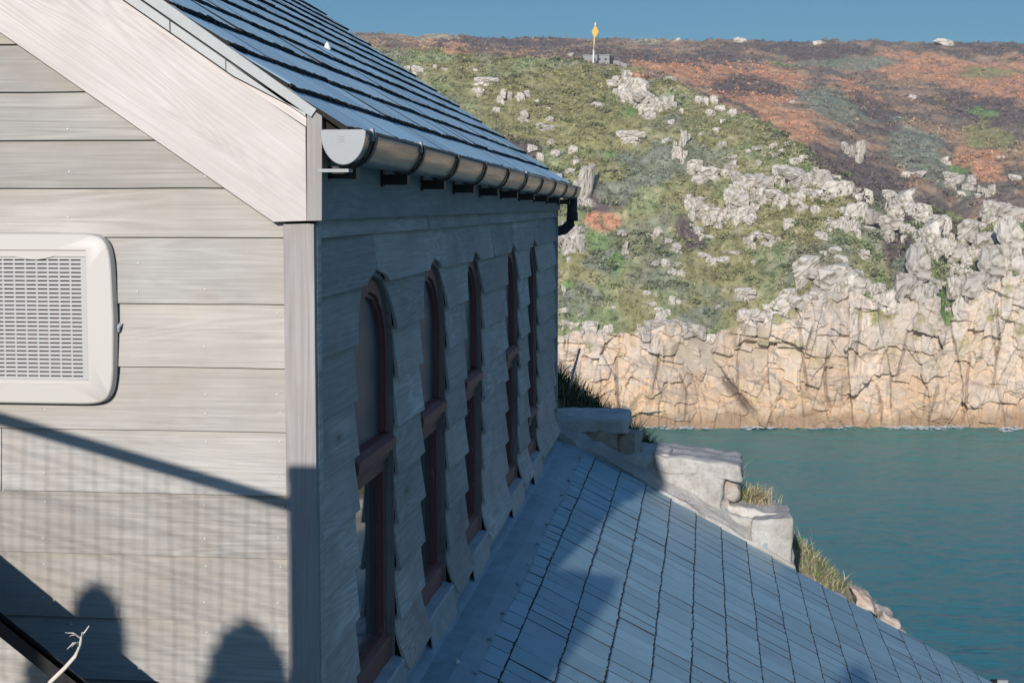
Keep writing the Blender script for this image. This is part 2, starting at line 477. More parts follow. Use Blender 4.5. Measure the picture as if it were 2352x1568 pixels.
def height(b, y):
    yb, yc, zc, yr, zr, er, es = prof(b)
    x = b*y
    cl = -ZC-2.0+(zc+ZC+2.0)*np.clip((y-yb-4.2)/(yc-yb-4.2), -0.2, 1)
    u = np.clip((y-yc)/(yr-yc), 0, 1)
    sl = zc+(zr-zc)*(u+0.10*np.sin(u*math.pi))
    h1 = np.where(y < yc, cl, np.where(y < yr, sl, zr-0.30*(y-yr)-0.0006*(y-yr)**2))
    ym = yr+16
    zm = (er-0.012)*ym
    v = np.clip((y-ym)/(YS-ym), -0.3, 1)
    h2 = zm+(es*YS-zm)*(v+0.06*np.sin(np.clip(v,0,1)*math.pi*2))
    h2 = np.where(y > YS, es*YS-0.10*(y-YS), h2)
    h = np.where(y < yr, h1, np.maximum(h1, h2))
    amp = np.clip((y-yc)/6, 0, 1)*np.clip((y-100)/100, 0, 1)
    near_r = np.exp(-((y-yr)/14.0)**2)*0.5+np.exp(-((y-YS)/25)**2)*0.75
    n = (fbm(x/14, y/14, 21, 3)-0.5)*2.6*(1-near_r)+(fbm(x/3.2, y/3.2, 31, 3)-0.5)*1.3+(fbm(x/0.9, y/0.9, 41, 2)-0.5)*0.45
    return h+n*amp

# vegetation: where each kind of plant grows (centre, radii, tilt in degrees, kind)
C_OL, C_GR, C_BG, C_OR, C_PU, C_BR, C_ST = [np.array(c) for c in (
    (0.31,0.285,0.125), (0.27,0.315,0.145), (0.235,0.25,0.185), (0.60,0.305,0.175), (0.14,0.105,0.10), (0.185,0.30,0.10), (0.48,0.41,0.27))]
VEG = [
 (1660,168,210,26,8,C_OR),(1540,160,110,20,4,C_OR),(2150,160,240,34,4,C_OR),(2330,170,120,40,0,C_OR),(1800,275,130,42,35,C_OR),(1700,215,70,26,25,C_OR),
 (1010,108,90,6,0,C_OR),(2250,375,65,34,30,C_OR),(1390,503,60,22,0,C_OR),(1985,215,60,18,20,C_OR),(2290,225,100,26,0,C_OR),
 (1830,115,200,18,3,C_PU),(1720,200,100,18,8,C_PU),(2280,112,150,11,0,C_PU),(2040,430,150,40,35,C_PU),(2260,255,110,32,10,C_PU),(1930,400,110,32,35,C_PU),
 (1390,455,90,34,0,C_PU),(1605,565,34,80,-15,C_PU),(2130,495,110,32,30,C_PU),(2060,590,46,80,0,C_PU),(1500,130,260,12,3,C_PU),(2020,260,90,30,25,C_PU),(1200,98,200,12,0,C_PU),(1280,205,60,18,0,C_PU),(1180,330,60,40,10,C_PU),
 (1450,345,90,34,0,C_BG),(1500,390,80,40,0,C_BG),(2110,340,70,60,30,C_BG),(1920,240,90,30,20,C_BG),(1385,595,60,34,0,C_BG),(2070,630,40,50,0,C_BG),(1940,150,120,16,5,C_BG),(2180,420,70,34,20,C_BG),(1330,690,50,40,0,C_BG),(1620,725,60,34,0,C_BG),(1430,440,60,26,0,C_BG),
 (1432,258,30,11,0,C_BR),(1386,350,20,13,0,C_BR),(1366,552,24,24,0,C_BR),(1416,598,20,26,0,C_BR),(2250,262,50,12,15,C_BR),(2150,700,30,60,0,C_BR),(1800,145,25,8,0,C_BR),(2190,390,30,14,0,C_BR),(1300,660,25,14,0,C_BR),
 (1250,220,190,50,0,C_OL),(1350,175,130,26,0,C_OL),(1300,280,130,60,0,C_OL),(2270,320,70,34,10,C_OL),(1650,610,120,40,0,C_OL),(1420,310,90,40,0,C_OL),(2260,165,80,14,0,C_OL),(1180,260,60,60,0,C_OL),
 (990,90,80,8,0,C_ST),(1500,95,60,5,0,C_ST),
]
def ground_col(x, y, z):
    px, py = proj(x, y, z)
    w1 = (fbm(x/9, y/9, 61, 4)-0.5)*120; w2 = (fbm(x/9, y/9, 71, 4)-0.5)*60
    qx, qy = px+w1, py+w2
    b = x/y
    yr = prof(b)[3]
    moor = np.clip((y-yr-4)/6, 0, 1)[..., None]
    n1 = fbm(x/4, y/4, 81, 4)[..., None]; n2 = fbm(x/1.3, y/1.3, 91, 3)[..., None]
    k = np.clip((n1-0.38)*4, 0, 1)
    head = C_OL*(1-k)+C_GR*k
    k2 = np.clip((n2-0.55)*4, 0, 1)*0.6
    head = head*(1-k2)+C_ST*k2*0.9+C_BG*0
    k3 = np.clip((fbm(x/7, y/7, 95, 3)[...,None]-0.52)*7, 0, 1)*0.7
    head = head*(1-k3)+C_BG*k3
    mo = (0.7*C_PU+0.3*C_ST*0.6)*(1-k)+(0.45*C_BG+0.55*C_OR)*k
    col = head*(1-moor)+mo*moor
    for cx, cy, rx, ry, an, c in VEG:
        a = math.radians(an)
        u = ((qx-cx)*math.cos(a)+(qy-cy)*math.sin(a))/rx; v = (-(qx-cx)*math.sin(a)+(qy-cy)*math.cos(a))/ry
        w = np.clip((1.15-(u*u+v*v))*2.2, 0, 1)[..., None]
        w = w*np.clip(0.85+2.0*(n2-0.42), 0.40, 1)
        col = col*(1-w)+c*w
    n3 = fbm(x/0.45, y/0.6, 99, 2)[..., None]
    n4 = vnoise(x/0.22, y/0.22, 111)[..., None]
    pale = np.clip((n3-0.60)*6, 0, 1)*0.28; col = col*(1-pale)+C_ST*1.05*pale
    dark = np.clip((0.40-n3)*6, 0, 1)*0.30; col = col*(1-dark)+np.array((0.10,0.095,0.055))*dark
    return np.clip(col*(0.72+0.46*n2+0.24*(n4-0.5)), 0.01, 0.9)

def build_hill():
    bl, bm_, br = slope_of(600., 500.)[1], slope_of(1180., 500.)[1], slope_of(2440., 500.)[1]
    bs = np.concatenate([np.linspace(-0.6, bl, 20)[:-1], np.linspace(bl, bm_, 150)[:-1], np.linspace(bm_, br, 640)[:-1], np.linspace(br, 0.55, 20)])
    ys = np.concatenate([np.arange(178, 250, 0.4), np.arange(250, 320, 0.7), np.arange(320, 450, 1.5), np.arange(450, 900, 30)])
    B, Y = np.meshgrid(bs, ys)
    Z = height(B, Y)
    X = B*Y
    col = ground_col(X, Y, Z)
    yb, yc = prof(bs)[:2]
    rk = (Y < yc[None,:]+0.5)[...,None]
    col = np.where(rk, np.array((0.40,0.34,0.26)), col)
    tag(mesh_grid('hill', np.stack([X,Y,Z],-1), col, M['hill']), kind='structure')
build_hill()

def build_cliff():
    b0, b1 = slope_of(1180., 900.)[1], slope_of(2440., 900.)[1]
    bs = np.concatenate([np.linspace(-0.45, b0, 90)[:-1], np.linspace(b0, b1, 640), np.linspace(b1, 0.40, 50)[1:]])
    yb, yc, zc = prof(bs)[:3]
    tv = np.concatenate([np.linspace(0, 1, 190), np.linspace(1.01, 1.10, 8)])
    T, B = np.meshgrid(tv, bs, indexing='ij')
    top = zc[None,:]+0.9
    Z = -ZC-1.5+(top+ZC+1.5)*np.minimum(T, 1)
    X0 = B*yb[None,:]
    # granite joints: warped upright and level cracks that break off, at three sizes
    def joints(x, z, W, Hh, seed):
        x = x+0.45*W*(fbm(x/(2.2*W), z/(1.6*Hh), seed, 3)-0.5)*2; z = z+0.55*Hh*(fbm(x/(1.8*W), z/(2.2*Hh), seed+5, 3)-0.5)*2
        c = np.floor(x/W).astype(np.int64); o = np.zeros_like(c)
        k = 0.55+0.9*_h(c, o, o, seed+1)
        zz = z/(Hh*k)+7.3*_h(c, o, o+1, seed+2)
        r = np.floor(zz).astype(np.int64)
        fu, fv = x/W-c, zz-r
        du = np.minimum(fu, 1-fu)*W; dv = np.minimum(fv, 1-fv)*Hh*k
        return du, dv, _h(c, r, o, seed+3), _h(c, r, o, seed+4), fu-0.5, fv-0.5
    sx = X0+0.14*Z+2.0*(fbm(X0/11, Z/11, 3, 2)-0.5)*2; sz = Z-0.16*X0
    du1, dv1, r1, r2, cx, cz = joints(sx, sz, 4.4, 7.0, 101)
    du2, dv2, q1, q2, dx, dz = joints(X0-0.26*Z+5, Z+0.22*X0, 2.1, 2.9, 207)
    du3, dv3, p1, p2, ex, ez = joints(X0+0.1*Z+9, Z, 0.75, 0.9, 309)
    brk = np.clip((fbm(X0/3.0, Z/3.0, 77, 3)-0.40)*7, 0, 1); brk2 = np.clip((fbm(X0/2.4, Z/2.4, 87, 3)-0.50)*7, 0, 1)
    c1 = np.maximum(np.clip(1.4-du1/0.10, 0, 1), 0.8*np.clip(1.3-dv1/0.10, 0, 1)*brk2)*(0.25+0.75*brk)
    c2 = np.maximum(np.clip(1.3-du2/0.08, 0, 1), np.clip(1.2-dv2/0.08, 0, 1)*brk)*brk2*0.8
    crack = np.maximum(c1, c2)
    f1, f2, g1, g2, gx_, gz_ = cells(sx*0.9+0.25*sz, sz-0.3*sx, 4.2, 3.6, 401)           # facets of the weathered faces
    i1, i2, j1, j2, jx_, jz_ = cells(X0-0.3*Z, Z+0.35*X0, 1.5, 1.3, 431)
    out = (r1-0.5)*0.9+cx*(r2-0.5)*1.0+cz*0.5*(r1-0.3)
    out += (g1-0.5)*1.3+gx_*(g2-0.5)*2.4+gz_*(g1-0.2)*1.6
    out += (j1-0.5)*0.40+jx_*(j2-0.5)*0.75+jz_*(j1-0.35)*0.6
    out += (q1-0.5)*0.55+dx*(q2-0.5)*0.6-dz*0.30
    out += ((p1-0.5)*0.22+ex*(p2-0.5)*0.2)*(0.3+brk)
    out *= 1.55
    led = np.floor((Z+2.2*fbm(X0/6, Z/20, 61, 3)+0.2*X0)/2.6); out += (_h(led.astype(np.int64), np.floor(X0/5+0.3*led).astype(np.int64), np.zeros_like(led).astype(np.int64), 3)-0.5)*1.3
    out -= crack*0.27
    out += (fbm(X0/8, Z/9, 55, 3)-0.5)*5.0+(fbm(X0/2.2, Z/2.2, 51, 4)-0.5)*1.2+(abs(fbm(X0/0.9, Z/1.2, 53, 3)-0.5))*0.5
    # the gully with the dark seam
    pxv, pyv = proj(X0, np.full_like(X0, 185.0), Z)
    gx = np.interp(pyv, [760,830,870,960], [1612,1625,1660,1745])
    gd = np.exp(-((pxv-gx)/11.0)**2)*np.clip((965-pyv)/40, 0, 1)
    out -= gd*1.5
    fis = np.zeros_like(pxv)
    for pts in (((2228,815),(2222,880),(2214,965)),((2158,880),(2140,930),(2130,972)),((1976,690),(1972,780),(1962,860)),((1418,825),(1424,890),(1428,960)),((1828,735),(1838,800),(1852,905)),
                ((2085,760),(2070,830),(2056,880)),((1702,765),(1694,830),(1690,905)),((1520,800),(1512,850),(1500,900)),((1560,850),(1580,900),(1575,960)),((1900,780),(1890,870),(1905,950)),((2290,700),(2296,800),(2280,900)),((2010,880),(2025,930),(2020,975))):
        q = np.array(pts, float)
        cx_ = np.interp(pyv, q[:,1], q[:,0])+5*(fbm(pyv/30, pyv*0+q[0,0], 5, 2)-0.5)
        inside = np.clip((pyv-q[0,1])/12, 0, 1)*np.clip((q[-1,1]-pyv)/15, 0, 1)
        fis = np.maximum(fis, np.exp(-((pxv-cx_)/2.6)**2)*inside)
    out -= fis*0.65
    lean = (Z+ZC+1.5)/(top+ZC+1.5)
    Yv = yb[None,:]-0.3+5.2*lean**1.35-out*(0.55+0.45*np.clip((Z+ZC)/4, 0, 1))
    Yv = np.where(T > 1, Yv+(T-1)*40, Yv)
    Z = np.where(T > 1, Z-(T-1)*12, Z)+(0.35*(r1-0.5)*lean*3)*(T > 0.5)
    X = B*Yv
    n = fbm(X0/3, Z/3, 7, 5)[...,None]; n2 = fbm(X0/0.8, Z/0.8, 17, 4)[...,None]
    hgt = np.clip((Z+ZC)/13, 0, 1)[...,None]
    warm = np.array((0.56,0.415,0.28)); pale = np.array((0.565,0.485,0.405)); grey = np.array((0.45,0.41,0.365)); wet = np.array((0.30,0.20,0.12)); ochre = np.array((0.46,0.335,0.19))
    k = np.clip(hgt*1.25-0.2+(n-0.5)*1.6, 0, 1)
    col = warm*(1-k)+pale*k
    k = np.clip((n2-0.52)*4, 0, 1)*0.55; col = col*(1-k)+grey*k
    k = np.clip((fbm(X0/2, Z/2, 27, 3)-0.58)*6, 0, 1)[...,None]*0.5*(1-hgt); col = col*(1-k)+ochre*k
    k = np.clip((2.0-(Z+ZC)+(n[...,0]-0.5)*3.5)/1.2, 0, 1)[...,None]*0.85; col = col*(1-k)+wet*k
    k = crack[...,None]*0.42; col = col*(1-k)+np.array((0.10,0.065,0.04))*k
    k = fis[...,None]*0.45; col = col*(1-k)+np.array((0.085,0.05,0.035))*k
    k = gd[...,None]*0.8; col = col*(1-k)+np.array((0.10,0.06,0.05))*k
    k = (np.clip((fbm(X0/1.6, Z/1.6, 37, 3)-0.60)*7, 0, 1)*np.clip((Z+ZC-6)/5, 0, 1))[...,None]*0.85; col = col*(1-k)+C_OL*k
    col = col*(0.80+0.40*r1[...,None]*0.5+0.2*n2)
    tag(mesh_grid('cliff', np.stack([X,Yv,Z],-1), col, M['cliff'], smooth=False), kind='structure')
build_cliff()

# ------------------------------------------------------------------ the near bank on which the house stands
CR_X = np.array([-60,-20,-6,-2.5,-1.09,-0.75,-0.45,-0.1,0.3,0.66,0.9,1.23,1.65,2.5,4,8,20,40,60])
CR_Z = np.array([6,3,0.2,-0.9,-1.33,-1.52,-1.75,-2.02,-2.25,-2.55,-2.75,-3.05,-3.45,-4.4,-6.5,-13,-27,-29,-30])
def bank_h(x, y):
    c = np.interp(x, CR_X, CR_Z)
    yc = 12.5+0.5*np.sin(x*1.7)+0.15*np.sin(x*5)
    h = np.where(y > yc, c-(y-yc)*0.55-(y-yc)**2*0.09, c-np.where(x > 0.2, 0.34, 0.10)*(yc-y))
    h = np.where(y < 10.95, np.minimum(h, c-1.4), h)
    ter = np.clip((2.0-y)/0.6, 0, 1)*np.clip((4-x)/3, 0, 1)*np.clip((x+30)/10, 0, 1)
    h = h*(1-ter)+np.maximum(h, -1.75)*ter
    return np.maximum(h, -30)+(fbm(x/1.1, y/1.1, 5, 4)-0.5)*0.22
def build_bank():
    xs = np.concatenate([np.linspace(-60,-4,40)[:-1], np.linspace(-4,4,160)[:-1], np.linspace(4,60,50)])
    ys = np.concatenate([np.linspace(-60,9,50)[:-1], np.linspace(9,16,120)[:-1], np.linspace(16,60,50)])
    X, Y = np.meshgrid(xs, ys)
    Z = bank_h(X, Y)
    n = fbm(X/0.35, Y/0.35, 15, 4)[...,None]
    n2 = fbm(X/1.0, Y/1.0, 19, 3)[...,None]
    col = np.array((0.17,0.16,0.075))*(1-n)+np.array((0.42,0.33,0.25))*n
    k = np.clip((n2-0.5)*6, 0, 1); col = col*(1-k)+np.array((0.47,0.36,0.29))*k
    tag(mesh_grid('ground', np.stack([X,Y,Z],-1), col, M['bank']), kind='structure')
build_bank()

def blades(name, pts, mat, seed=1, parent=None):
    """pts: (x,y,z,length,width,lean_x,lean_y,colour) – one curved blade each"""
    V, Fc, C = [], [], []
    for (x,y,z,L,w,lx,ly,c) in pts:
        n = len(V)
        a = (x*77.1+y*31.7) % 6.283
        ux, uy = math.cos(a)*w, math.sin(a)*w
        for t_, ww in ((0,1.0),(0.4,0.8),(0.75,0.5),(1.0,0.06)):
            bx, by = lx*L*t_*t_, ly*L*t_*t_
            bz = L*(t_-0.35*t_*t_*min(1.2, math.hypot(lx,ly)))
            V.append((x+bx-ux*ww, y+by-uy*ww, z+bz)); V.append((x+bx+ux*ww, y+by+uy*ww, z+bz))
            f = 0.75+0.4*t_
            C += [(c[0]*f, c[1]*f, c[2]*f, 1)]*2
        for k in range(3): Fc.append((n+2*k, n+2*k+1, n+2*k+3, n+2*k+2))
    me = bpy.data.meshes.new(name)
    off = Vector((0,0,ZC)) if parent is None else Vector((0,0,ZC))-root_loc(parent)
    me.from_pydata([(a+off.x,b+off.y,c+off.z) for a,b,c in V], [], Fc)
    at = me.color_attributes.new('Col', 'FLOAT_COLOR', 'POINT')
    at.data.foreach_set('color', np.array(C, float).ravel())
    return finish(name, me, mat, parent)
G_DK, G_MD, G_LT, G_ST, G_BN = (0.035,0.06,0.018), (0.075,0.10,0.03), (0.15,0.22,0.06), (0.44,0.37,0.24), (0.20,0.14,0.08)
def build_grass():
    R = random.Random(4)
    P = []
    for i in range(46000):
        x = R.uniform(-2.4, 2.6); y = R.uniform(11.2, 13.4)
        dens = float(fbm(np.array(x/0.45), np.array(y/0.45), 33, 3))
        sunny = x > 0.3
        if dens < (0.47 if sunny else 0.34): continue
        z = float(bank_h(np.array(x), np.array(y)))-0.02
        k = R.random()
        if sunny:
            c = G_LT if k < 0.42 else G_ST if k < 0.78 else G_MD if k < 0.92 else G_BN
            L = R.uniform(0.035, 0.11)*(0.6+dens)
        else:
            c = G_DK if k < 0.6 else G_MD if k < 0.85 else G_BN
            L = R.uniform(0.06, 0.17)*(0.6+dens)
        if R.random() < 0.012: L *= 2.2; c = G_ST
        P.append((x,y,z,L,R.uniform(0.002,0.0045),R.uniform(-0.5,0.7),R.uniform(-0.5,0.5),c))
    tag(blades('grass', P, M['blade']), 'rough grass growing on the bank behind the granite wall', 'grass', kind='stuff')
build_grass()

# ------------------------------------------------------------------ the house
XW, YG, YE = -0.955, 3.88, 10.40
house = thing('house', 'weatherboarded wooden house with slate roof and a row of arched windows above the sea', 'house', (-2.6, 7.0, -2.6))
RND = random.Random(11)

# gable cladding: feather-edged boards laid over one another
gl = [209,321,431.5,544,696,841,987,1131,1274,1418,1562,1705]
gz = [float(at_y(400, q, YG)[2]) for q in gl]
top = gz[0]
rows = []
z = top
up = []
for k in range(14): up.append(top+0.118*(k+1))
gz_all = sorted(up, reverse=True)+gz
for k in range(7): gz_all.append(gz_all[-1]-0.155)
GZ = gz_all
def board_x(mb, x0, x1, zb, zt, yf, sag=0.0):
    """one gable board: bottom edge stands proud, the front leans back to the top"""
    n = max(2, int((x1-x0)/0.10))
    top_, bot, botb = [], [], []
    for i in range(n+1):
        x = x0+(x1-x0)*i/n
        j = (RND.random()-0.5)*0.0016
        j2 = sag*(x-x0)/(x1-x0)
        top_.append((x, yf-0.002, zt+j2)); bot.append((x, yf-0.013, zb+j+j2)); botb.append((x, yf+0.006, zb+j+j2+0.001))
    V = top_+bot+botb; m = n+1
    Fc = []
    for i in range(n):
        Fc.append((i, m+i, m+i+1, i+1)); Fc.append((m+i, 2*m+i, 2*m+i+1, m+i+1))
    mb.add(V, Fc)
mb = MB()
for i in range(len(GZ)-1):
    zt, zb = GZ[i]+0.004, GZ[i+1]
    x0 = -6.2
    cuts = [x0]
    while cuts[-1] < -2.2: cuts.append(cuts[-1]+RND.uniform(1.2, 2.4))
    xr_ = min(-1.022, -0.96-(zt-0.05)/0.687)
    cuts = [c for c in cuts if c < xr_-0.6]+[xr_]
    if len(cuts) < 2: continue
    sag = RND.uniform(-0.003, 0.003)
    for a, b in zip(cuts[:-1], cuts[1:]):
        board_x(mb, a+0.001, b-0.001, zb, zt, YG, sag if b > -1.1 else 0)
mb.build('gable_cladding', M['gable_wood'], house, fix=False)
mb = MB()                                              # the split in one board, a dark crack
zk = float(at_y(500, 797, YG)[2])
mb.add([(-1.40,YG-0.0092,zk-0.006),(-1.03,YG-0.0092,zk+0.0005),(-1.03,YG-0.0092,zk+0.0035),(-1.22,YG-0.0092,zk-0.001)], [(0,1,2,3)])
mb.build('board_crack', M['void'], house, fix=False)
mb = MB(); mb.box(-6.2, XW-0.03, YG+0.012, YG+0.1, -2.9, -0.05)
mb.prism_y([(-6.2,-0.05),(XW-0.03,-0.05),(XW-0.03,0.08),(-3.58,1.90),(-6.2,0.08)], YG+0.012, YG+0.1)
mb.build('gable_wall', M['void'], house)

mb = MB()                                              # corner board, wrapping the corner
mb.box(-1.026, XW+0.006, YG-0.022, YG+0.0, -2.7, -0.046)
mb.build('corner_board', M['corner_wood'], house, bevel=0.002)
mb = MB()
mb.box(XW-0.03, XW+0.008, YG+0.0015, YG+0.045, -2.7, -0.046)
mb.build('corner_board', M['side_wood'], house)

# nails
def nail_mesh():
    bm = bmesh.new(); bmesh.ops.create_uvsphere(bm, u_segments=8, v_segments=5, radius=0.0030)
    bmesh.ops.scale(bm, verts=bm.verts, vec=(1,0.6,1))
    me = bpy.data.meshes.new('nail'); bm.to_mesh(me); bm.free(); me.materials.append(M['nail']); return me
NM = nail_mesh()
hl = root_loc(house)
nails = [(157,297),(160,395),(157,499),(472,405),(165,185),(472,664),(317,605),(317,669),(470,720),(636,720),(470,796),(472,905),(636,905),(473,950),(645,948),(473,1015),(641,1015),
         (104,940),(105,1007),(103,1085),(103,1152),(100,1235),(100,1296),(100,1370),(470,1094),(638,1094),(468,1160),(650,1163),(471,1236),(640,1234),(472,1300),(644,1303),(470,1382),(640,1384),(474,1452),(640,1450),(472,1520),(645,1525),(163,1434),(470,1568)]
for (a, b) in nails:
    p = at_y(a, b, YG-0.0075)
    # distance in front of the sloping board face
    zt = [q for q in GZ if q >= p[2]][-1]; zb = [q for q in GZ if q < p[2]][0]
    yf = YG-0.002-0.011*(zt-p[2])/(zt-zb)-0.001
    o = bpy.data.objects.new('nail', NM); COL.objects.link(o); o.parent = house
    o.location = Vector((p[0], yf, p[2]+ZC))-hl

PH = math.radians(34.5)
xe, ze = -0.862, 0.170                                # eaves edge of the upper slates
# bargeboard, its end block and the cement undercloak
YB = 3.835
def bp(x, y): q = at_y(x, y, YB); return (float(q[0]), float(q[2]))
mb = MB()
lo0, lo1 = bp(0,75), bp(627,510); s_lo = (lo1[1]-lo0[1])/(lo1[0]-lo0[0])
hi1, hi0 = bp(700,292), bp(279,0); s_hi = (hi1[1]-hi0[1])/(hi1[0]-hi0[0])
xr = -3.55
e0 = bp(704,507.5); e1 = bp(704,295)
mb.prism_y([(xr, lo0[1]+s_lo*(xr-lo0[0])), lo1, e0, (e0[0], hi1[1]+s_hi*(e0[0]-hi1[0])), (xr, hi0[1]+s_hi*(xr-hi0[0]))], YB, YB+0.028)
mb.build('bargeboard', M['barge_wood'], house, bevel=0.0015)
mb = MB()                                              # wedge above it at the eaves
w0, w1, w2 = bp(522,169), bp(703,263.5), bp(703,293)
mb.prism_y([(w0[0],w0[1]-0.002),(w2[0],w2[1]+0.002),w1], YB+0.002, YB+0.028)
mb.build('bargeboard_packer', M['barge_wood'], house)
mb = MB()
b0, b1, b2, b3 = bp(705,508), bp(740,507), bp(740,266), bp(705,246)
mb.prism_y([b0, b1, b2, b3], YB-0.003, YB+0.06)
mb.build('eaves_end_block', M['corner_wood'], house, bevel=0.002)
mb = MB()
mb.box(lo1[0], -0.96, YB+0.004, YG-0.014, -0.040, -0.030)
mb.build('soffit_strip', M['liner_wood'], house)
mb = MB()
u0 = bp(279,-1); u1 = bp(540,180); u2 = bp(703,261); u3 = bp(703,243); u4 = bp(335,-4)
ru = lambda x: ze+0.687*(xe-x)-0.0225
lowu = lambda x: (u0[1]+s_hi*(x-u0[0])+0.004) if x < u1[0] else u1[1]+0.004+(u2[1]-u1[1]-0.004)*(x-u1[0])/(u2[0]-u1[0])
cutx = [xr, -2.4, bp(395,80)[0], bp(523,165)[0], u3[0]]
for i in range(4):                                      # laid in lengths, with hairline gaps between them
    xa, xb_ = cutx[i], cutx[i+1]-(0.002 if i < 3 else 0)
    mid_ = [u1[0]] if xa < u1[0] < xb_ else []
    lo_ = [(x, lowu(x)) for x in [xa]+mid_+[xb_]]
    mb.prism_y(lo_+[(xb_, ru(xb_)), (xa, ru(xa))], YB-0.011-0.0015*(i % 2), YB+0.035)
mb.build('undercloak', M['undercloak'], house, bevel=0.0015)

# upper roof
def tilt(q):                                           # the old roof sinks a little towards its far end
    return (q[0], q[1], q[2]-0.0085*(q[1]-3.9))
def darken(mb, o):                                       # mossy tails of the slates, and sides coloured dark for the joints
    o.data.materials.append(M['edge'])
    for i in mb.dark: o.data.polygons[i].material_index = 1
def slates(mb, x0, z0, phi, lines, y0, y1, wid, t, rnd, jag, gap, head=1.7, nu=7, moss=0.008, first=None):
    mb.dark = getattr(mb, 'dark', [])
    """lines: distances down the slope (from x0,z0) of the lower edge of each course"""
    cx, sx = math.cos(phi), math.sin(phi)
    def P(s, y, h): return (x0+cx*s+sx*h, y, z0-sx*s+cx*h)
    prev = None
    for i, s in enumerate(lines):
        g = (lines[i]-lines[i-1]) if i else (lines[1]-lines[0])
        y = y0-rnd.uniform(0, wid*0.9)
        while y < y1:
            w = wid*rnd.uniform(0.72, 1.25)
            a, b = max(y, y0), min(y+w-gap, y1)
            y += w
            if b-a < 0.03: continue
            ds, dt, sk = rnd.uniform(-0.004,0.004)*jag, rnd.uniform(-0.0015,0.0025), rnd.uniform(-0.0015,0.0015)
            V = []
            for k in range(nu+1):
                yy = a+(b-a)*k/nu
                j = (rnd.random()-0.5)*0.006*jag
                hh = 2.0*t+dt+sk*(k/nu-0.5)*2+(rnd.random()-0.5)*0.0015*jag
                lip = moss*(0.45+0.9*rnd.random())
                V += [P(s-(g*head if i or not first else first), yy, 0.001), P(s+ds+j-lip, yy, hh-0.0004), P(s+ds+j, yy, hh), P(s+ds+j*0.5-0.001, yy, hh-t*1.1-rnd.random()*0.003*jag)]
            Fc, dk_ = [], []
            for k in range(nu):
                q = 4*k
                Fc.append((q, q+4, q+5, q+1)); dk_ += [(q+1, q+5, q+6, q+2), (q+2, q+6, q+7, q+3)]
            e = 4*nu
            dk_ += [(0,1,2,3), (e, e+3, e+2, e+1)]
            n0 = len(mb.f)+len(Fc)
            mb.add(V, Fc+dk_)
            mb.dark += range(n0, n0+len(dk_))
g = 0.178
N = 19
L = N*g
xt, zt_ = xe-math.cos(PH)*L, ze+math.sin(PH)*L
mb = MB()
slates(mb, xt, zt_, PH, [g*(k+1) for k in range(N)], YB-0.006, YE+0.03, 0.30, 0.009, random.Random(3), 1.5, 0.001, 1.7, 12, 0.011)
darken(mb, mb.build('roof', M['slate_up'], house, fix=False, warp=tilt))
mb = MB()
c_, s_ = math.cos(PH), math.sin(PH)
d = 0.006
mb.prism_y([(xe-s_*d-0.01*c_, ze-c_*d+0.01*s_), (xt-s_*d, zt_-c_*d), (xt-s_*(d+0.03), zt_-c_*(d+0.03)), (xe-s_*(d+0.03)-0.05*c_, ze-c_*(d+0.03)+0.05*s_)], YB+0.03, YE+0.02)
mb.build('roof_deck', M['void'], house, warp=tilt)
mb = MB()                                              # mortar bedding, a ragged fillet showing beside the verge slates
R5 = random.Random(5)
for k in range(130):
    s0, s1 = L-0.09-k*0.024, L-0.09-(k+1)*0.024
    if s1 < 0: break
    def Q(s, y, h): return (xt+c_*s+s_*h, y, zt_-s_*s+c_*h)
    y1_ = YB+0.004+0.030*min(1, k/70.0)
    hh = 0.008+0.012*min(1, k/50.0)
    mb.hexa([Q(s0,YB-0.013,-0.014),Q(s1,YB-0.013,-0.014),Q(s1,y1_,-0.012),Q(s0,y1_,-0.012),Q(s0,YB-0.011,hh),Q(s1,YB-0.011,hh),Q(s1,y1_+R5.uniform(-.004,.004),hh+0.003),Q(s0,y1_+R5.uniform(-.004,.004),hh+0.003)])
mb.build('verge_mortar', M['mortar'], house, warp=tilt)
mb = MB()                                              # far slope, only its back
xb = xt-math.cos(PH)*L
mb.prism_y([(xt,zt_),(xb,ze),(xb,ze-0.04),(xt,zt_-0.04)], YB-0.03, YE+0.02)
mb.build('rear_roof_slope', M['slate_up'], house, warp=tilt)

# side wall behind the boards, far end wall
mb = MB()
WIN = [(4.372,4.950),(5.418,5.965),(6.450,6.957),(7.804,8.329),(8.792,9.285)]
ZA, ZS, ZB = -0.193, -0.470, -1.425                    # apex, springing and foot of every opening
def half(z, a):                                        # half width of a lancet opening at height z
    h = ZA-ZS
    r = (h*h+a*a)/(2*a)
    if z <= ZS: return a
    if z >= ZA: return 0.0
    return max(0.0, math.sqrt(max(0, r*r-(z-ZS)**2))-(r-a))
ys_ = [YG+0.03]
for a, b in WIN: ys_ += [a-0.0, b+0.0]
ys_.append(YE)
mb.box(XW-0.05, XW-0.027, YG+0.03, YE, ZA+0.01, 0.10)
for i in range(0, len(ys_), 2): mb.box(XW-0.05, XW-0.027, ys_[i], ys_[i+1], -2.7, ZA+0.01)
for a, b in WIN: mb.box(XW-0.05, XW-0.027, a+0.0005, b-0.0005, -2.7, ZB-0.01)
mb.build('side_wall', M['void'], house)
mb = MB(); mb.box(-5.5, XW-0.001, YE+0.002, YE+0.10, -2.7, 0.08)
mb.prism_y([(-6.2,0.08),(XW-0.02,0.08),(-3.58,1.85)], YE+0.002, YE+0.1)
mb.build('end_wall', M['side_wood'], house)
mb = MB(); mb.box(XW-0.10, XW+0.010, YE-0.012, YE+0.016, -1.6, -0.03)
mb.build('corner_board', M['corner_wood'], house)

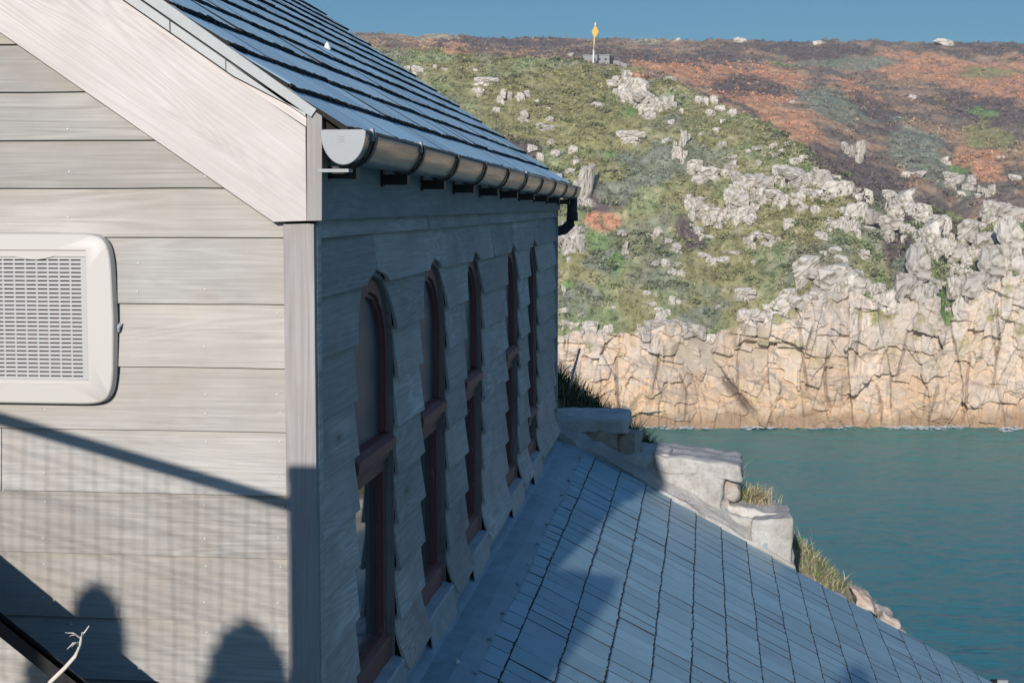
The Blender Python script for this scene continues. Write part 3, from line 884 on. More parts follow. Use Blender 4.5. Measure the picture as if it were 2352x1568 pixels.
# side boards
SZ = [0.07,-0.083,-0.232,-0.386,-0.540,-0.697,-0.851,-1.004,-1.157,-1.309,-1.475]
mb = MB()
cen = [YG+0.0455]+[(a+b)/2 for a, b in WIN]+[YE-0.013]
hw = [0]+[(b-a)/2 for a, b in WIN]+[0]
for i in range(len(SZ)-1):
    zt, zb = SZ[i]+0.010, SZ[i+1]
    last = i == len(SZ)-2
    whole = zb > ZA
    if whole:
        ce = [cen[0]]
        while ce[-1] < YE-2.6: ce.append(ce[-1]+RND.uniform(1.1, 2.5))
        ce.append(YE-0.013)
    else: ce = cen
    dzs = [RND.uniform(-0.004,0.004) for _ in ce]; wps = [RND.uniform(0,0.005) for _ in ce]
    for k in range(len(ce)-1):
        segs = 8
        dz0, dz1 = dzs[k], dzs[k+1]
        # a butt joint somewhere along wide boards
        pieces = [(0.0,1.0)]
        if zt > ZA and k == 0: pieces = [(0.0,1.0)]
        elif k == 3 and i % 3 == 1: pieces = [(0.0,0.42),(0.424,1.0)]
        for (p0, p1) in pieces:
            V = []
            for s in range(segs+1):
                t_ = s/segs
                z = zt+(zb-zt)*t_
                ha = 0 if whole or k == 0 else half(z, hw[k]); hb = 0 if whole or k+1 == len(ce)-1 else half(z, hw[k+1])
                a = ce[k]+ha; b = ce[k+1]-hb
                if whole: a += 0.0006; b -= 0.0006
                a, b = a+(b-a)*p0, a+(b-a)*p1
                xf0 = XW-0.014+0.017*t_
                if last: xf0 += 0.030*t_**2.4
                for m in range(7):
                    u = m/6
                    xf = xf0+((wps[k]*(1-u)+wps[k+1]*u)*t_*t_ if k else 0)
                    zz = z+(dz0*(1-u)+dz1*u)*t_+(RND.random()-0.5)*0.0012*(s == segs)
                    V.append((xf+0.002*math.sin((a+(b-a)*u)*5+i)*t_, a+(b-a)*u, zz))
            W = 7
            Fc = []
            for s in range(segs):
                for m in range(6):
                    q = s*W+m
                    Fc.append((q, q+W, q+W+1, q+1))
            nb = len(V)
            for s in range(segs+1):                      # back edges, 11 mm behind the face
                q = s*W
                V.append((V[q][0]-0.003-0.009*s/segs, V[q][1], V[q][2])); V.append((V[q+6][0]-0.003-0.009*s/segs, V[q+6][1], V[q+6][2]))
            for s in range(segs):
                Fc.append((s*W, nb+2*s, nb+2*s+2, (s+1)*W)); Fc.append((s*W+6, (s+1)*W+6, nb+2*s+3, nb+2*s+1))
            Fc.append(tuple(segs*W+m for m in range(7))+(nb+2*segs+1, nb+2*segs))
            mb.add(V, Fc)
mb.build('side_cladding', M['side_wood'], house)

# fascia and gutter
mb = MB()
mb.prism_y([(XW+0.002,-0.037),(XW+0.022,-0.037),(XW+0.022,0.150),(XW+0.002,0.150)], YB+0.061, YE+0.02)
mb.build('fascia', M['fascia_wood'], house, bevel=0.001)
GY0, GY1 = 3.828, 10.62
gxc, gzt, gr, gd_ = -0.866, 0.176, 0.053, 0.078
def gprof(k, n, rad=0.0):
    a = math.pi*k/n
    return gxc-math.cos(a)*(gr+rad), gzt-math.sin(a)*(gd_+rad)
def gdrop(y): return -0.0098*(y-3.9)
mb = MB()
n = 18
ny = 40
for j in range(ny+1):
    y = GY0+(GY1-GY0)*j/ny
    for k in range(n+1):
        x, z = gprof(k, n); mb.v.append((x, y, z+gdrop(y)))
    for k in range(n, -1, -1):
        x, z = gprof(k, n, -0.002); mb.v.append((x, y, z+gdrop(y)))
w = 2*(n+1)
for j in range(ny):
    for k in range(w):
        a, b = j*w+k, j*w+(k+1) % w
        mb.f.append((a, b, b+w, a+w))
gut = mb.build('gutter', M['gutter'], house, smooth=True)
mb = MB(); mb.tube([(gxc+gr, GY0, gzt), (gxc+gr, GY1, gzt+gdrop(GY1))], 0.004, 8)
mb.build('gutter_bead', M['gutter'], gut, smooth=True)
mb = MB()                                              # end cap
pr = [gprof(k, n, 0.003) for k in range(n+1)]
mb.prism_y(pr+[(gxc+gr*0.94, gzt+0.004),(gxc-gr*0.94, gzt+0.004)], GY0-0.006, GY0-0.0005)
mb.build('end_cap', M['cap'], gut, bevel=0.0015)
mb = MB()
for k in range(3): mb.box(gxc-0.012, gxc+0.003, GY0-0.0068, GY0-0.0058, gzt-0.026+0.006*k, gzt-0.0235+0.006*k)
mb.build('stamped_mark', plain('stamped_mark', (0.26,0.28,0.29), 0.5), gut)
mb = MB()
mb.box(XW+0.024, -0.855, GY0+0.002, GY0+0.05, gzt-0.098, gzt-0.090)
mb.build('bracket_plate', M['cap'], gut)
def bracket(y):
    mb = MB()
    d = gdrop(y)
    nn = 14
    for dy, rr in ((-0.009, 0.002), (0.009, 0.002)):
        pass
    pts = [gprof(k, nn, 0.003) for k in range(nn+1)]; pto = [gprof(k, nn, 0.009) for k in range(nn+1)]
    V, Fc = [], []
    for (a, b), (c, e) in zip(pts, pto):
        for yy in (y-0.016, y+0.016):
            V.append((a, yy, b+d)); V.append((c, yy, e+d))
    for k in range(nn):
        q = 4*k
        Fc += [(q,q+1,q+5,q+4),(q+2,q+6,q+7,q+3),(q+1,q+3,q+7,q+5),(q,q+4,q+6,q+2)]
    mb.add(V, Fc)
    mb.box(XW+0.022, gxc+0.012, y-0.020, y+0.020, gzt-gd_-0.034+d, gzt-gd_-0.004+d)   # arm back to the fascia
    mb.box(XW+0.0225, XW+0.029, y-0.018, y+0.018, gzt-gd_-0.040+d, gzt-0.02+d)
    return mb
by = [3.93,4.62,5.28,5.96,6.66,7.36,8.08,8.78,9.50,10.22]
for y in by:
    bracket(y).build('bracket', M['black'], gut)
for y in (3.905, 4.585, 7.33):                              # bright clips at the gutter joints
    mb = MB(); mb.box(gxc+gr-0.004, gxc+gr+0.006, y-0.008, y+0.008, gzt+gdrop(y)-0.022, gzt+gdrop(y)+0.010)
    mb.build('clip', M['cap'], gut, bevel=0.002)
mb = MB()
zd = gzt-gd_+gdrop(10.57)
mb.tube([(gxc,10.565,zd+0.02),(gxc,10.565,zd-0.10),(gxc-0.01,10.56,zd-0.155),(gxc-0.05,10.55,zd-0.195),(XW-0.04,10.54,zd-0.215),(XW-0.085,10.54,zd-0.30),(XW-0.09,10.54,zd-1.6)], 0.034, 12)
mb.tube([(gxc,10.565,zd-0.085),(gxc,10.565,zd-0.14)], 0.038, 12)
mb.build('downpipe', M['black'], house, smooth=True)
mb = MB(); mb.box(-1.03, -0.93, 10.55, 10.66, 0.12, 0.205)
mb.build('ridge_box', M['cap'], house, bevel=0.004)

# arched windows
def arch_pts(a, z0, n=14, inset=0.0):
    aa = a-inset
    h = ZA-ZS
    pts = [(-aa, z0)]
    zap = ZA-inset*1.25
    for k in range(n+1):
        z = ZS+(zap-ZS)*k/n
        pts.append((-half(ZS+(z-ZS)*(ZA-ZS)/(zap-ZS), a)*(aa/a), z))
    right = [(-y, z) for y, z in pts[:-1]][::-1]
    return pts+right
def band(mb, outer, inner, yc, x0, x1):
    m = len(outer)
    V, Fc = [], []
    for (yo, zo), (yi, zi) in zip(outer, inner):
        V += [(x0, yc+yo, zo), (x1, yc+yo, zo), (x1, yc+yi, zi), (x0, yc+yi, zi)]
    for i in range(m-1):
        for k in range(4):
            a, b = 4*i+k, 4*i+(k+1) % 4
            Fc.append((a, b, b+4, a+4))
    Fc += [(3,2,1,0), tuple(4*(m-1)+k for k in range(4))]
    mb.add(V, Fc)
for wi, (ya, yb_) in enumerate(WIN):
    yc, a = (ya+yb_)/2, (yb_-ya)/2
    ZT = [-0.735,-0.745,-0.735,-0.745,-1.18][wi]         # height of the transom
    mb = MB(); band(mb, arch_pts(a-0.0012, ZB), arch_pts(a, ZB, inset=0.012), yc, XW-0.085, XW-0.012)
    wn_ = mb.build('window', M['liner_wood'], house)
    mb = MB(); band(mb, arch_pts(a, ZT+0.03, inset=0.017), arch_pts(a, ZT+0.03, inset=0.050), yc, XW-0.065, XW-0.026)
    band(mb, arch_pts(a, ZT+0.03, inset=0.0525), arch_pts(a, ZT+0.03, inset=0.062), yc, XW-0.065, XW-0.036)
    mb.build('upper_sash', M['red'], wn_)
    mb = MB()
    for s in (-1, 1):
        y0, y1 = sorted((yc+s*(a-0.017), yc+s*(a-0.060)))
        mb.box(XW-0.082, XW-0.036, y0, y1, ZB+0.07, ZT-0.052)
        y0, y1 = sorted((yc+s*(a-0.0605), yc+s*(a-0.072)))
        mb.box(XW-0.082, XW-0.047, y0, y1, ZB+0.07, ZT-0.052)
    mb.box(XW-0.081, XW-0.035, yc-a+0.017, yc+a-0.017, ZT-0.090, ZT-0.0525)
    mb.build('lower_sash', M['red'], wn_)
    mb = MB()
    mb.prism_y([(XW-0.083,ZT+0.029),(XW-0.024,ZT+0.022),(XW+0.000,ZT+0.010),(XW-0.002,ZT-0.022),(XW-0.020,ZT-0.028),(XW-0.022,ZT-0.051),(XW-0.083,ZT-0.051)], yc-a+0.016, yc+a-0.0165)
    mb.build('transom', M['red'], wn_, bevel=0.003)
    mb = MB()
    ap = arch_pts(a, ZT, inset=0.05)
    mb.add([(XW-0.050, yc+y, z) for y, z in ap], [tuple(range(len(ap)))])
    mb.build('pane', M['dull_pane'], wn_)
    mb = MB()
    mb.add([(XW-0.058, yc-a+0.05, ZB+0.03),(XW-0.058, yc+a-0.05, ZB+0.03),(XW-0.058, yc+a-0.05, ZT),(XW-0.058, yc-a+0.05, ZT)], [(0,1,2,3)])
    mb.build('pane', M['glass'], wn_)
    mb = MB()
    mb.prism_y([(XW-0.084,ZB+0.085),(XW-0.040,ZB+0.078),(XW-0.020,ZB+0.068),(XW-0.021,ZB-0.020),(XW-0.084,ZB-0.020)], yc-a+0.0162, yc+a-0.0162)
    mb.build('bottom_rail', M['red'], wn_, bevel=0.003)
    mb = MB()
    R7 = random.Random(wi)
    V = []
    prof_ = [(XW-0.020,ZB+0.000),(XW+0.016,ZB-0.010),(XW+0.021,ZB-0.016),(XW+0.024,ZB-0.07),(XW+0.034,ZB-0.135)]
    ns = 10
    for k in range(ns+1):
        y = yc-a+0.004+(2*a-0.008)*k/ns
        for q, (x, z) in enumerate(prof_):
            V.append((x+(R7.random()-0.5)*0.003, y, z+(R7.random()-0.5)*0.003))
    m = len(prof_)
    mb.add(V, [(k*m+q, k*m+q+1, (k+1)*m+q+1, (k+1)*m+q) for k in range(ns) for q in range(m-1)])
    ob = mb.build('sill', M['lead_light'], wn_)
    so = ob.modifiers.new('solid', 'SOLIDIFY'); so.thickness = 0.004; so.offset = -1

# extractor cover on the gable
def fan():
    x0, x1, z0, z1 = -1.855, -1.463, -0.497, -0.070
    cxx, czz = (x0+x1)/2, (z0+z1)/2
    a, b = (x1-x0)/2, (z1-z0)/2
    ix0, ix1, iz0, iz1 = -1.792, -1.521, -0.446, -0.112
    y0 = YG-0.014
    n = 72
    def outer(t, sc):
        c, s = math.cos(t), math.sin(t)
        e = 2/9.0
        bow = 0.010
        x = a*sc*math.copysign(abs(c)**e, c); z = b*sc*math.copysign(abs(s)**e, s)
        x += bow*(1-(z/b)**2)*math.copysign(1, x)*(abs(x)/a)
        return cxx+x, czz+z
    def inner(t):
        c, s = math.cos(t), math.sin(t)
        k = 1/max(abs(c), abs(s))
        return (ix0+ix1)/2+(ix1-ix0)/2*c*k, (iz0+iz1)/2+(iz1-iz0)/2*s*k
    mb = MB()
    rings = [(1.0, y0), (1.0, y0-0.019), (0.992, y0-0.0265), (0.978, y0-0.0290)]
    for sc, y in rings:
        for k in range(n):
            x, z = outer(2*math.pi*k/n, sc); mb.v.append((x, y, z))
    for yy in (y0-0.030, y0-0.018):
        for k in range(n):
            x, z = inner(2*math.pi*k/n+1e-4); mb.v.append((x, yy, z))
    for r in range(5):
        for k in range(n):
            mb.f.append((r*n+k, r*n+(k+1) % n, (r+1)*n+(k+1) % n, (r+1)*n+k))
    f = mb.build('extractor_cover', M['plastic'], house, smooth=True)
    bv = f.modifiers.new('edge', 'EDGE_SPLIT'); bv.split_angle = math.radians(35)
    mb = MB()
    mb.box(ix0-0.004, ix1+0.004, y0-0.010, y0-0.004, iz0-0.004, iz1+0.004)
    mb.build('grille_back', M['slotback'], f)
    mb = MB()
    gx0, gx1, gz0, gz1 = ix0+0.002, ix1-0.004, iz0+0.014, iz1-0.020
    nrow = 29
    p = (gz1-gz0)/nrow
    for k in range(nrow+1):
        zc_ = gz0+p*k
        hh = p*0.33
        mb.box(gx0, gx1-0.003, y0-0.020, y0-0.011, zc_-hh, zc_+hh)
    x = gx1-0.012
    while x > gx0:
        mb.box(x-0.0021, x+0.0021, y0-0.0195, y0-0.0115, gz0, gz1); x -= 0.0292
    mb.box(gx1-0.0128, gx1, y0-0.0205, y0-0.0108, gz0-0.003, gz1+0.003)
    mb.build('grille', M['plastic_grey'], f)
    mb = MB()
    mb.box(ix0, ix1, y0-0.024, y0-0.0108, gz1+0.0036, iz1+0.001)
    mb.build('grille_surround', M['plastic'], f)
    mb = MB(); mb.box(ix0, ix1, y0-0.024, y0-0.0108, iz0-0.001, gz0-0.0038)
    mb.build('grille_surround', M['plastic'], f)
    mb = MB()                                          # finger lip at the top of the grille
    V = []
    for k in range(17):
        u = k/16; V.append((-1.715+0.115*u, y0-0.0247, gz1+0.006-0.010*math.sin(math.pi*u)))
    for k in range(16, -1, -1):
        u = k/16; V.append((-1.715+0.115*u, y0-0.0247, gz1+0.010))
    mb.add(V, [tuple(range(len(V)))])
    mb.build('finger_lip', M['plastic'], f)
    mb = MB(); mb.tube([(-1.452,YG-0.016,-0.315),(-1.449,YG-0.022,-0.303),(-1.444,YG-0.020,-0.292)], [0.004,0.0045,0.0015], 6)
    mb.build('cable_tag', plain('grey_tag', (0.35,0.40,0.46), 0.6), f)
fan()

# ------------------------------------------------------------------ the lower slate roof beside the house
TH = math.radians(29)
low = thing('lower_roof', 'lower slate roof sloping down beside the house towards the sea', 'roof', (0.6, 7.2, -2.9))
LX0 = -0.955; LZ0 = -1.51
def lowz(x): return LZ0-math.tan(TH)*(x-LX0)
s_first = (-0.780-LX0)/math.cos(TH)
lines = [s_first+0.095]
while LX0+lines[-1]*math.cos(TH) < 1.90: lines.append(lines[-1]+0.1868)
mb = MB()
slates(mb, LX0, LZ0, TH, lines, 3.3, 10.46, 0.168, 0.0055, random.Random(8), 0.6, 0.0080, 1.5, 7, 0.0066, 0.10)
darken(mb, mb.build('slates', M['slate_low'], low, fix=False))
mb = MB()
c2, s2 = math.cos(TH), math.sin(TH)
d = 0.004; sl_ = lines[-1]-0.01
sf_ = s_first+0.012
mb.prism_y([(LX0+c2*sf_-s2*d, LZ0-s2*sf_-c2*d),(LX0+c2*sl_-s2*d, LZ0-s2*sl_-c2*d),(LX0+c2*sl_-s2*0.06, LZ0-s2*sl_-c2*0.06),(LX0+c2*sf_-s2*0.06, LZ0-s2*sf_-c2*0.06)], 3.3, 10.45)
mb.build('roof_deck', M['void'], low)
mb = MB()                                              # lead flashing along the foot of the wall, dressed unevenly
R6 = random.Random(6)
xs_ = [-0.96,-0.945,-0.91,-0.87,-0.83,-0.795,-0.762]
zs_ = [-1.47,-1.545,-1.562,-1.571,-1.582,-1.597,-1.613]
ny = 90
for j in range(ny+1):
    y = 3.3+(10.44-3.3)*j/ny
    lap = 0.010*((y*0.70) % 1.0)
    for q in range(7):
        mb.v.append((xs_[q]+(0.006*math.sin(y*3+q) if q == 6 else 0)+(R6.random()-0.5)*0.003, y, zs_[q]+lap+(R6.random()-0.5)*0.0035+0.006))
for j in range(ny):
    for q in range(6): mb.f.append((j*7+q, j*7+q+1, (j+1)*7+q+1, (j+1)*7+q))
mb.build('flashing', M['lead'], low)
bmc = MB(); bmc.tube([(-0.010,0,0.0),(0.004,0,0.004),(0.012,0,0.001)], [0.004,0.0055,0.003], 6)
clip0 = bmc.build('slate_clip', M['lead_light'], low)
c_base = root_loc(low)
me_c = clip0.data
for v in me_c.vertices: v.co = v.co-(Vector((0,0,ZC))-c_base)
cy = 4.9
kk = 0
while cy < 10.3:
    o = clip0 if kk == 0 else clip0.copy()
    if kk: COL.objects.link(o); o.parent = low
    o.location = Vector((-0.772, cy+R6.uniform(-0.04,0.04), -1.596+ZC))-c_base
    o.rotation_euler = (0, math.radians(10), R6.uniform(-0.4,0.4))
    cy += 0.43; kk += 1
ex = LX0+c2*lines[-1]; ez = LZ0-s2*lines[-1]
mb = MB()
for j, y in enumerate((3.3, 10.70)):
    for k in range(13):
        a = math.pi*k/12; mb.v.append((ex+0.035-0.055*math.cos(a), y, ez-0.012-0.055*math.sin(a)))
for k in range(12): mb.f.append((k, k+1, 14+k, 13+k))
mb.f.append(tuple(range(13,26)))
ob = mb.build('gutter', M['black'], low, smooth=True)
ob.modifiers.new('solid','SOLIDIFY').thickness = 0.003
mb = MB(); mb.box(ex+0.02, ex+0.09, 10.66, 10.705, ez-0.03, ez-0.006)
mb.build('gutter_end', M['cap'], ob)
tag(MB.build((lambda m: (m.tube([(-0.835,5.35,-1.566),(-0.83,5.358,-1.560),(-0.822,5.362,-1.566)], [0.004,0.010,0.004], 7), m)[1])(MB()), 'petal', M['white'], None, True),
    'white crumpled petal lying on the lead flashing', 'petal')
pq = (-0.862-0.0, 0, 0)
# a fleck of white on the upper roof
px_, py_ = 751, 99
nrm = np.array([math.sin(PH), 0, math.cos(PH)]); rr_ = ray(px_, py_)
tt = nrm.dot(np.array([xe, 0, ze+0.012]))/nrm.dot(rr_)
pt = rr_*tt
mb = MB(); mb.tube([tuple(pt+np.array([-0.012,0,-0.004])), tuple(pt+np.array([0,0.004,0.014])), tuple(pt+np.array([0.012,0,-0.006]))], [0.008,0.017,0.007], 8)
mb.v = [tilt(q) for q in mb.v]
tag(mb.build('feather', M['white'], None, True), 'white feather caught on the slates of the upper roof', 'feather')

# ------------------------------------------------------------------ rough stone blocks
def rough_block(x0, x1, y0, y1, z0, z1, seed, rough=0.02, n=12, rnd=0.18, shear=None):
    bm = bmesh.new()
    bmesh.ops.create_cube(bm, size=2.0)
    bmesh.ops.subdivide_edges(bm, edges=bm.edges, cuts=n, use_grid_fill=True)
    cx, cy, cz = (x0+x1)/2, (y0+y1)/2, (z0+z1)/2
    hx, hy, hz = (x1-x0)/2, (y1-y0)/2, (z1-z0)/2
    hm = min(hx, hy, hz)
    for v in bm.verts:
        p = Vector((v.co.x*hx, v.co.y*hy, v.co.z*hz))
        r = rnd*hm*1.6
        q = Vector([math.copysign(max(abs(c)-(h-r), 0), c) if abs(c) > h-r else 0 for c, h in zip(p, (hx,hy,hz))])
        if q.length > r:
            base = p-q
            p = base+q*(r/q.length)
        w = p+Vector((cx,cy,cz))
        nn = mnoise.noise_vector(w*6+Vector((seed*3.1,0,0)))*rough+mnoise.noise_vector(w*19+Vector((0,seed*1.7,0)))*rough*0.45
        p = p+nn
        v.co = p+Vector((cx,cy,cz))
        if shear: v.co.z += shear*(v.co.x-cx)
    return bm
def block_obj(name, bm, mat, parent):
    off = Vector((0,0,ZC))-(root_loc(parent) if parent else Vector((0,0,0)))
    bmesh.ops.translate(bm, verts=bm.verts, vec=off)
    me = bpy.data.meshes.new(name); bm.to_mesh(me); bm.free()
    return finish(name, me, mat, parent, True)
wall = thing('granite_wall', 'stepped granite and rendered wall along the far verge of the lower roof', 'wall', (-0.2, 10.8, -2.6))
tb = math.tan(TH)
# rendered fillet running down against the verge
kb = rough_block(-1.02, 0.60, 10.475, 10.70, -0.14, 0.035, 3, 0.022, 44, 0.10)
for v in kb.verts: v.co.z += lowz(v.co.x)+0.10*max(0, v.co.y-10.5)/0.2
block_obj('fillet', kb, M['render'], wall)
block_obj('coping_slab', rough_block(-1.25, -0.50, 10.60, 11.25, -1.515, -1.425, 1, 0.022, 16, 0.25), M['granite'], wall)
block_obj('rubble_stone', rough_block(-0.80, -0.56, 10.60, 11.0, -1.66, -1.495, 4, 0.04, 12, 0.35), M['rubble'], wall)
block_obj('rubble_stone', rough_block(-0.58, -0.42, 10.62, 11.0, -1.69, -1.52, 14, 0.04, 12, 0.4), M['rubble'], wall)
block_obj('wall_body', rough_block(-1.25, 0.128, 10.60, 11.10, -2.5, -1.655, 5, 0.030, 34, 0.08, -0.12), M['render'], wall)
block_obj('coping_slab', rough_block(-0.62, -0.22, 10.61, 11.15, -1.74, -1.648, 6, 0.026, 14, 0.25), M['granite'], wall)
block_obj('coping_slab', rough_block(-0.32, 0.262, 10.585, 11.20, -1.79, -1.672, 7, 0.020, 20, 0.22, -0.12), M['render'], wall)
block_obj('rubble_stone', rough_block(0.10, 0.255, 10.70, 11.05, -1.99, -1.77, 8, 0.04, 12, 0.35), M['rubble'], wall)
block_obj('rubble_stone', rough_block(0.09, 0.20, 10.66, 11.0, -2.13, -1.95, 18, 0.04, 12, 0.35), M['rubble'], wall)
block_obj('wall_body', rough_block(-0.10, 0.572, 10.60, 11.05, -2.85, -2.045, 9, 0.024, 26, 0.08, -0.12), M['render'], wall)
block_obj('coping_slab', rough_block(0.09, 0.50, 10.66, 11.15, -2.09, -2.005, 10, 0.022, 16, 0.25, -0.12), M['granite'], wall)
block_obj('corner_block', rough_block(0.32, 0.583, 10.485, 10.95, -2.75, -2.035, 12, 0.014, 22, 0.10, 0.08), M['render'], wall)
mb = MB(); mb.box(0.395, 0.425, 10.478, 10.49, -2.36, -2.20)
mb.build('lead_patch', M['lead'], wall)
R9 = random.Random(9)
P = []
for i in range(900):
    u = abs(R9.gauss(0, 0.5))
    x = 0.30+R9.gauss(0, 0.075); y = 10.98+R9.gauss(0, 0.07)
    k = R9.random()
    c = (0.16,0.22,0.05) if (k < 0.5 and x < 0.31) else G_ST if k < 0.8 else (0.22,0.17,0.07)
    P.append((x, y, -2.03, R9.uniform(0.05,0.17), R9.uniform(0.002,0.004), R9.uniform(-1.0,1.1), R9.uniform(-0.8,0.4), c))
tuft = blades('grass_tuft', P, M['blade'])
tag(tuft, 'green and straw grass tuft on the lower step of the granite wall', 'grass tuft')
mb = MB()
p0, p1, p2 = at_y(1308,892,11.9), at_y(1318,850,11.9), at_y(1332,800,11.9)
mb.tube([p0-np.array([0.01,0,0.12]), p0, p1, p2], [0.011,0.011,0.010,0.008], 8)
tag(mb.build('leaning_stick', plain('bleached_stick', (0.5,0.5,0.48), 0.7), None, True), 'pale bleached stick leaning out of the dark grass beyond the house corner', 'stick')

for i, (px, py, Y, w, h, lab) in enumerate(((2095,1462,12.35,0.26,0.09,'low pale rock at the seaward tip of the grassy bank'),(2035,1400,12.4,0.13,0.05,'small pale rock on the crest of the grassy bank above the slates'),
        (1985,1358,12.4,0.14,0.05,'knobbly pale rock among straw grass half way down the bank'),(1935,1375,11.7,0.12,0.05,'flat pinkish rock bedded in the soil of the bank'),(2010,1440,11.7,0.16,0.06,'long pinkish rock just above the slates at the bank foot'))):
    c = at_y(px, py, Y)
    tag(block_obj('rock', rough_block(c[0]-w/2, c[0]+w/2, Y-0.14, Y+0.14, c[2]-h*2.4, c[2]-h*0.25, 20+i, 0.045, 12, 0.30, -0.62), M['rock'], None), lab, 'rock')

# ------------------------------------------------------------------ lower left: dark lean-to roof, dried stem; fence, pillar and unseen shadow-casting shrubs by the camera
A0, A1 = at_y(0, 1415, 3.80), at_y(190, 1568, 3.80)
sl = (A1[2]-A0[2])/(A1[0]-A0[0])
dark = thing('lean_to_roof', 'black slate lean-to roof in shadow against the gable', 'lean-to', (-1.6, 3.2, -2.4))
mb = MB()
def dk(x, y, h=0.0):
    return (x, y, A0[2]+sl*(x-A0[0])+0.63*(3.80-y)+h)
R10 = random.Random(10)
y = 3.845; row = 0
while y > 3.56:
    x = -2.6+R10.uniform(0,0.2)
    while x < -0.95:
        w = R10.uniform(0.16,0.24)
        q = 0.004*row
        a, b = dk(x,y), dk(x+w-0.004,y)
        c, e = dk(x+w-0.004,y-0.13,0.010), dk(x,y-0.13,0.010)
        mb.add([a,b,c,e]+[(p[0],p[1],p[2]-0.012) for p in (a,b,c,e)], [(0,1,2,3),(4,7,6,5),(0,4,5,1),(1,5,6,2),(2,6,7,3),(3,7,4,0)])
        x += w
    y -= 0.115; row += 1
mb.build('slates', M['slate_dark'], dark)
mb = MB()
mb.hexa([dk(-2.62,3.44,-0.05),dk(-0.95,3.44,-0.05),dk(-0.95,3.85,-0.05),dk(-2.62,3.85,-0.05),dk(-2.62,3.44,-0.012),dk(-0.95,3.44,-0.012),dk(-0.95,3.85,-0.012),dk(-2.62,3.85,-0.012)])
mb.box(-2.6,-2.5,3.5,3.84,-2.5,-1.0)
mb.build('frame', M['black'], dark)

mb = MB()
ST = 2.0
pts = [at_y(*q, ST) for q in ((95,1600),(115,1566),(150,1532),(172,1506),(185,1478),(187,1462),(204,1436))]
mb.tube(pts, [0.0031,0.0030,0.0028,0.0025,0.0021,0.0016,0.0008], 8)
stem = mb.build('dried_stem', M['straw'], None, True)
tag(stem, 'bent dried flower stem in front of the black lean-to roof', 'dried plant')
mb = MB()
for (a, b) in (((186,1466),(150,1452)),((183,1474),(154,1490)),((186,1464),(160,1460)),((181,1480),(165,1484)),((187,1464),(192,1452))):
    p, q = at_y(*a, ST), at_y(*b, ST-0.02)
    mid = (p+q)/2+np.array([0,0,0.0035])
    mb.tube([p, mid, q], [0.0007,0.0013,0.0004], 5)
mb.v = [tuple(q) for q in mb.v]
mb.build('withered_leaves', M['straw'], stem)

def sunback(p, Y):
    """the point at depth Y whose shadow falls on p"""
    t_ = (p[1]-Y)/(-SUN_V.y)
    return np.array([p[0]+SUN_V.x*t_, Y, p[2]+SUN_V.z*t_])
YF = 1.5
pil = thing('stone_pillar', 'square rendered pillar at the end of the wire fence', 'pillar', (-1.06, YF-0.15, -1.9))
zt_p = float(sunback(at_y(690,1068,YG), YF)[2])
xl = float(sunback(at_y(669,1300,YG), YF)[0])
mb = MB(); mb.box(xl, -0.925, YF-0.30, YF, -2.0, zt_p-0.05)
mb.build('shaft', M['render'], pil, bevel=0.01)
mb = MB(); mb.box(xl-0.002, -0.923, YF-0.302, YF+0.002, zt_p-0.0499, zt_p)
mb.build('cap', M['granite'], pil, bevel=0.01)
YN = 2.05
fen = thing('wire_fence', 'sloping timber rail with wire netting below it beside the camera', 'fence', (-1.8, YN, -1.9))
r0, r1 = sunback(at_y(0,962,YG), YN), sunback(at_y(668,1160,YG), YN)
dirv = (r1-r0)
ra, rb = r0-dirv*0.9, r0+dirv*1.02
mb = MB(); mb.tube([ra, rb], 0.017, 10)
mb.build('rail', M['rail'], fen, True)
mb = MB()
for i in range(46):
    u = i/45
    p = ra+(rb-ra)*u
    jx = 0.005*math.sin(i*2.3)+0.004*math.sin(i*7.7)
    mb.tube([p+np.array([jx,0,0]), (p[0]-jx, p[1]+0.02, p[2]-0.4), (p[0]+jx*1.5, p[1], p[2]-1.1)], 0.0009+0.0003*math.sin(i*3.1), 4, False)
for k in range(28):
    q = np.array([0,0,-0.032*(k+1)+0.006*math.sin(k*4.1)]); q2 = np.array([0,0,0.006*math.sin(k*2.7)])
    mb.tube([ra+q, ra*0.55+rb*0.45+q+q2, rb+q], 0.0010+0.0003*math.sin(k*1.9), 4, False)
mb.build('netting', M['wire'], fen)
mb = MB(); mb.tube([ra, ra-np.array([0,0,2.2])], 0.03, 8)
mb.build('post', M['rail'], fen)

def shrub(cx, cz, rx, hz, seed, label, Y=-0.6):  # added out of view, shaped to cast rounded shadows on the gable
    c = sunback(np.array([cx, YG, cz]), Y)
    R = random.Random(seed)
    o = thing('shadow_shrub', label, 'shrub', (c[0], Y, -2.2), 'unseen shrubs added to cast shadows on the gable')
    mb = MB()
    for i in range(3200):
        # dense dome of leaves over a stem, wider below
        a = R.uniform(0, 6.283); v = R.random()
        h = c[2]-v*hz
        rr = rx*math.sqrt(max(0.0, 1-(1-min(1, v*hz/(1.9*rx)))**2))*(1+0.5*v)*R.random()**0.4
        x, y, z = c[0]+math.cos(a)*rr, Y+math.sin(a)*rr, h
        l = R.uniform(0.016,0.030)
        d1 = Vector((R.gauss(0,1),R.gauss(0,1),R.gauss(0,1))).normalized()*l
        d2 = d1.cross(Vector((R.gauss(0,1),R.gauss(0,1),R.gauss(0,1)))).normalized()*l*0.6
        p = Vector((x,y,z))
        mb.add([p-d1, p+d2, p+d1, p-d2], [(0,1,2,3)])
    mb.build('foliage', M['shrub'], o, fix=False)
    mb = MB(); mb.tube([(c[0],Y,-2.2),(c[0]+0.01,Y,c[2]-0.4),(c[0],Y,c[2]-0.03)], [0.012,0.01,0.004], 6)
    mb.build('stem', M['rail'], o)
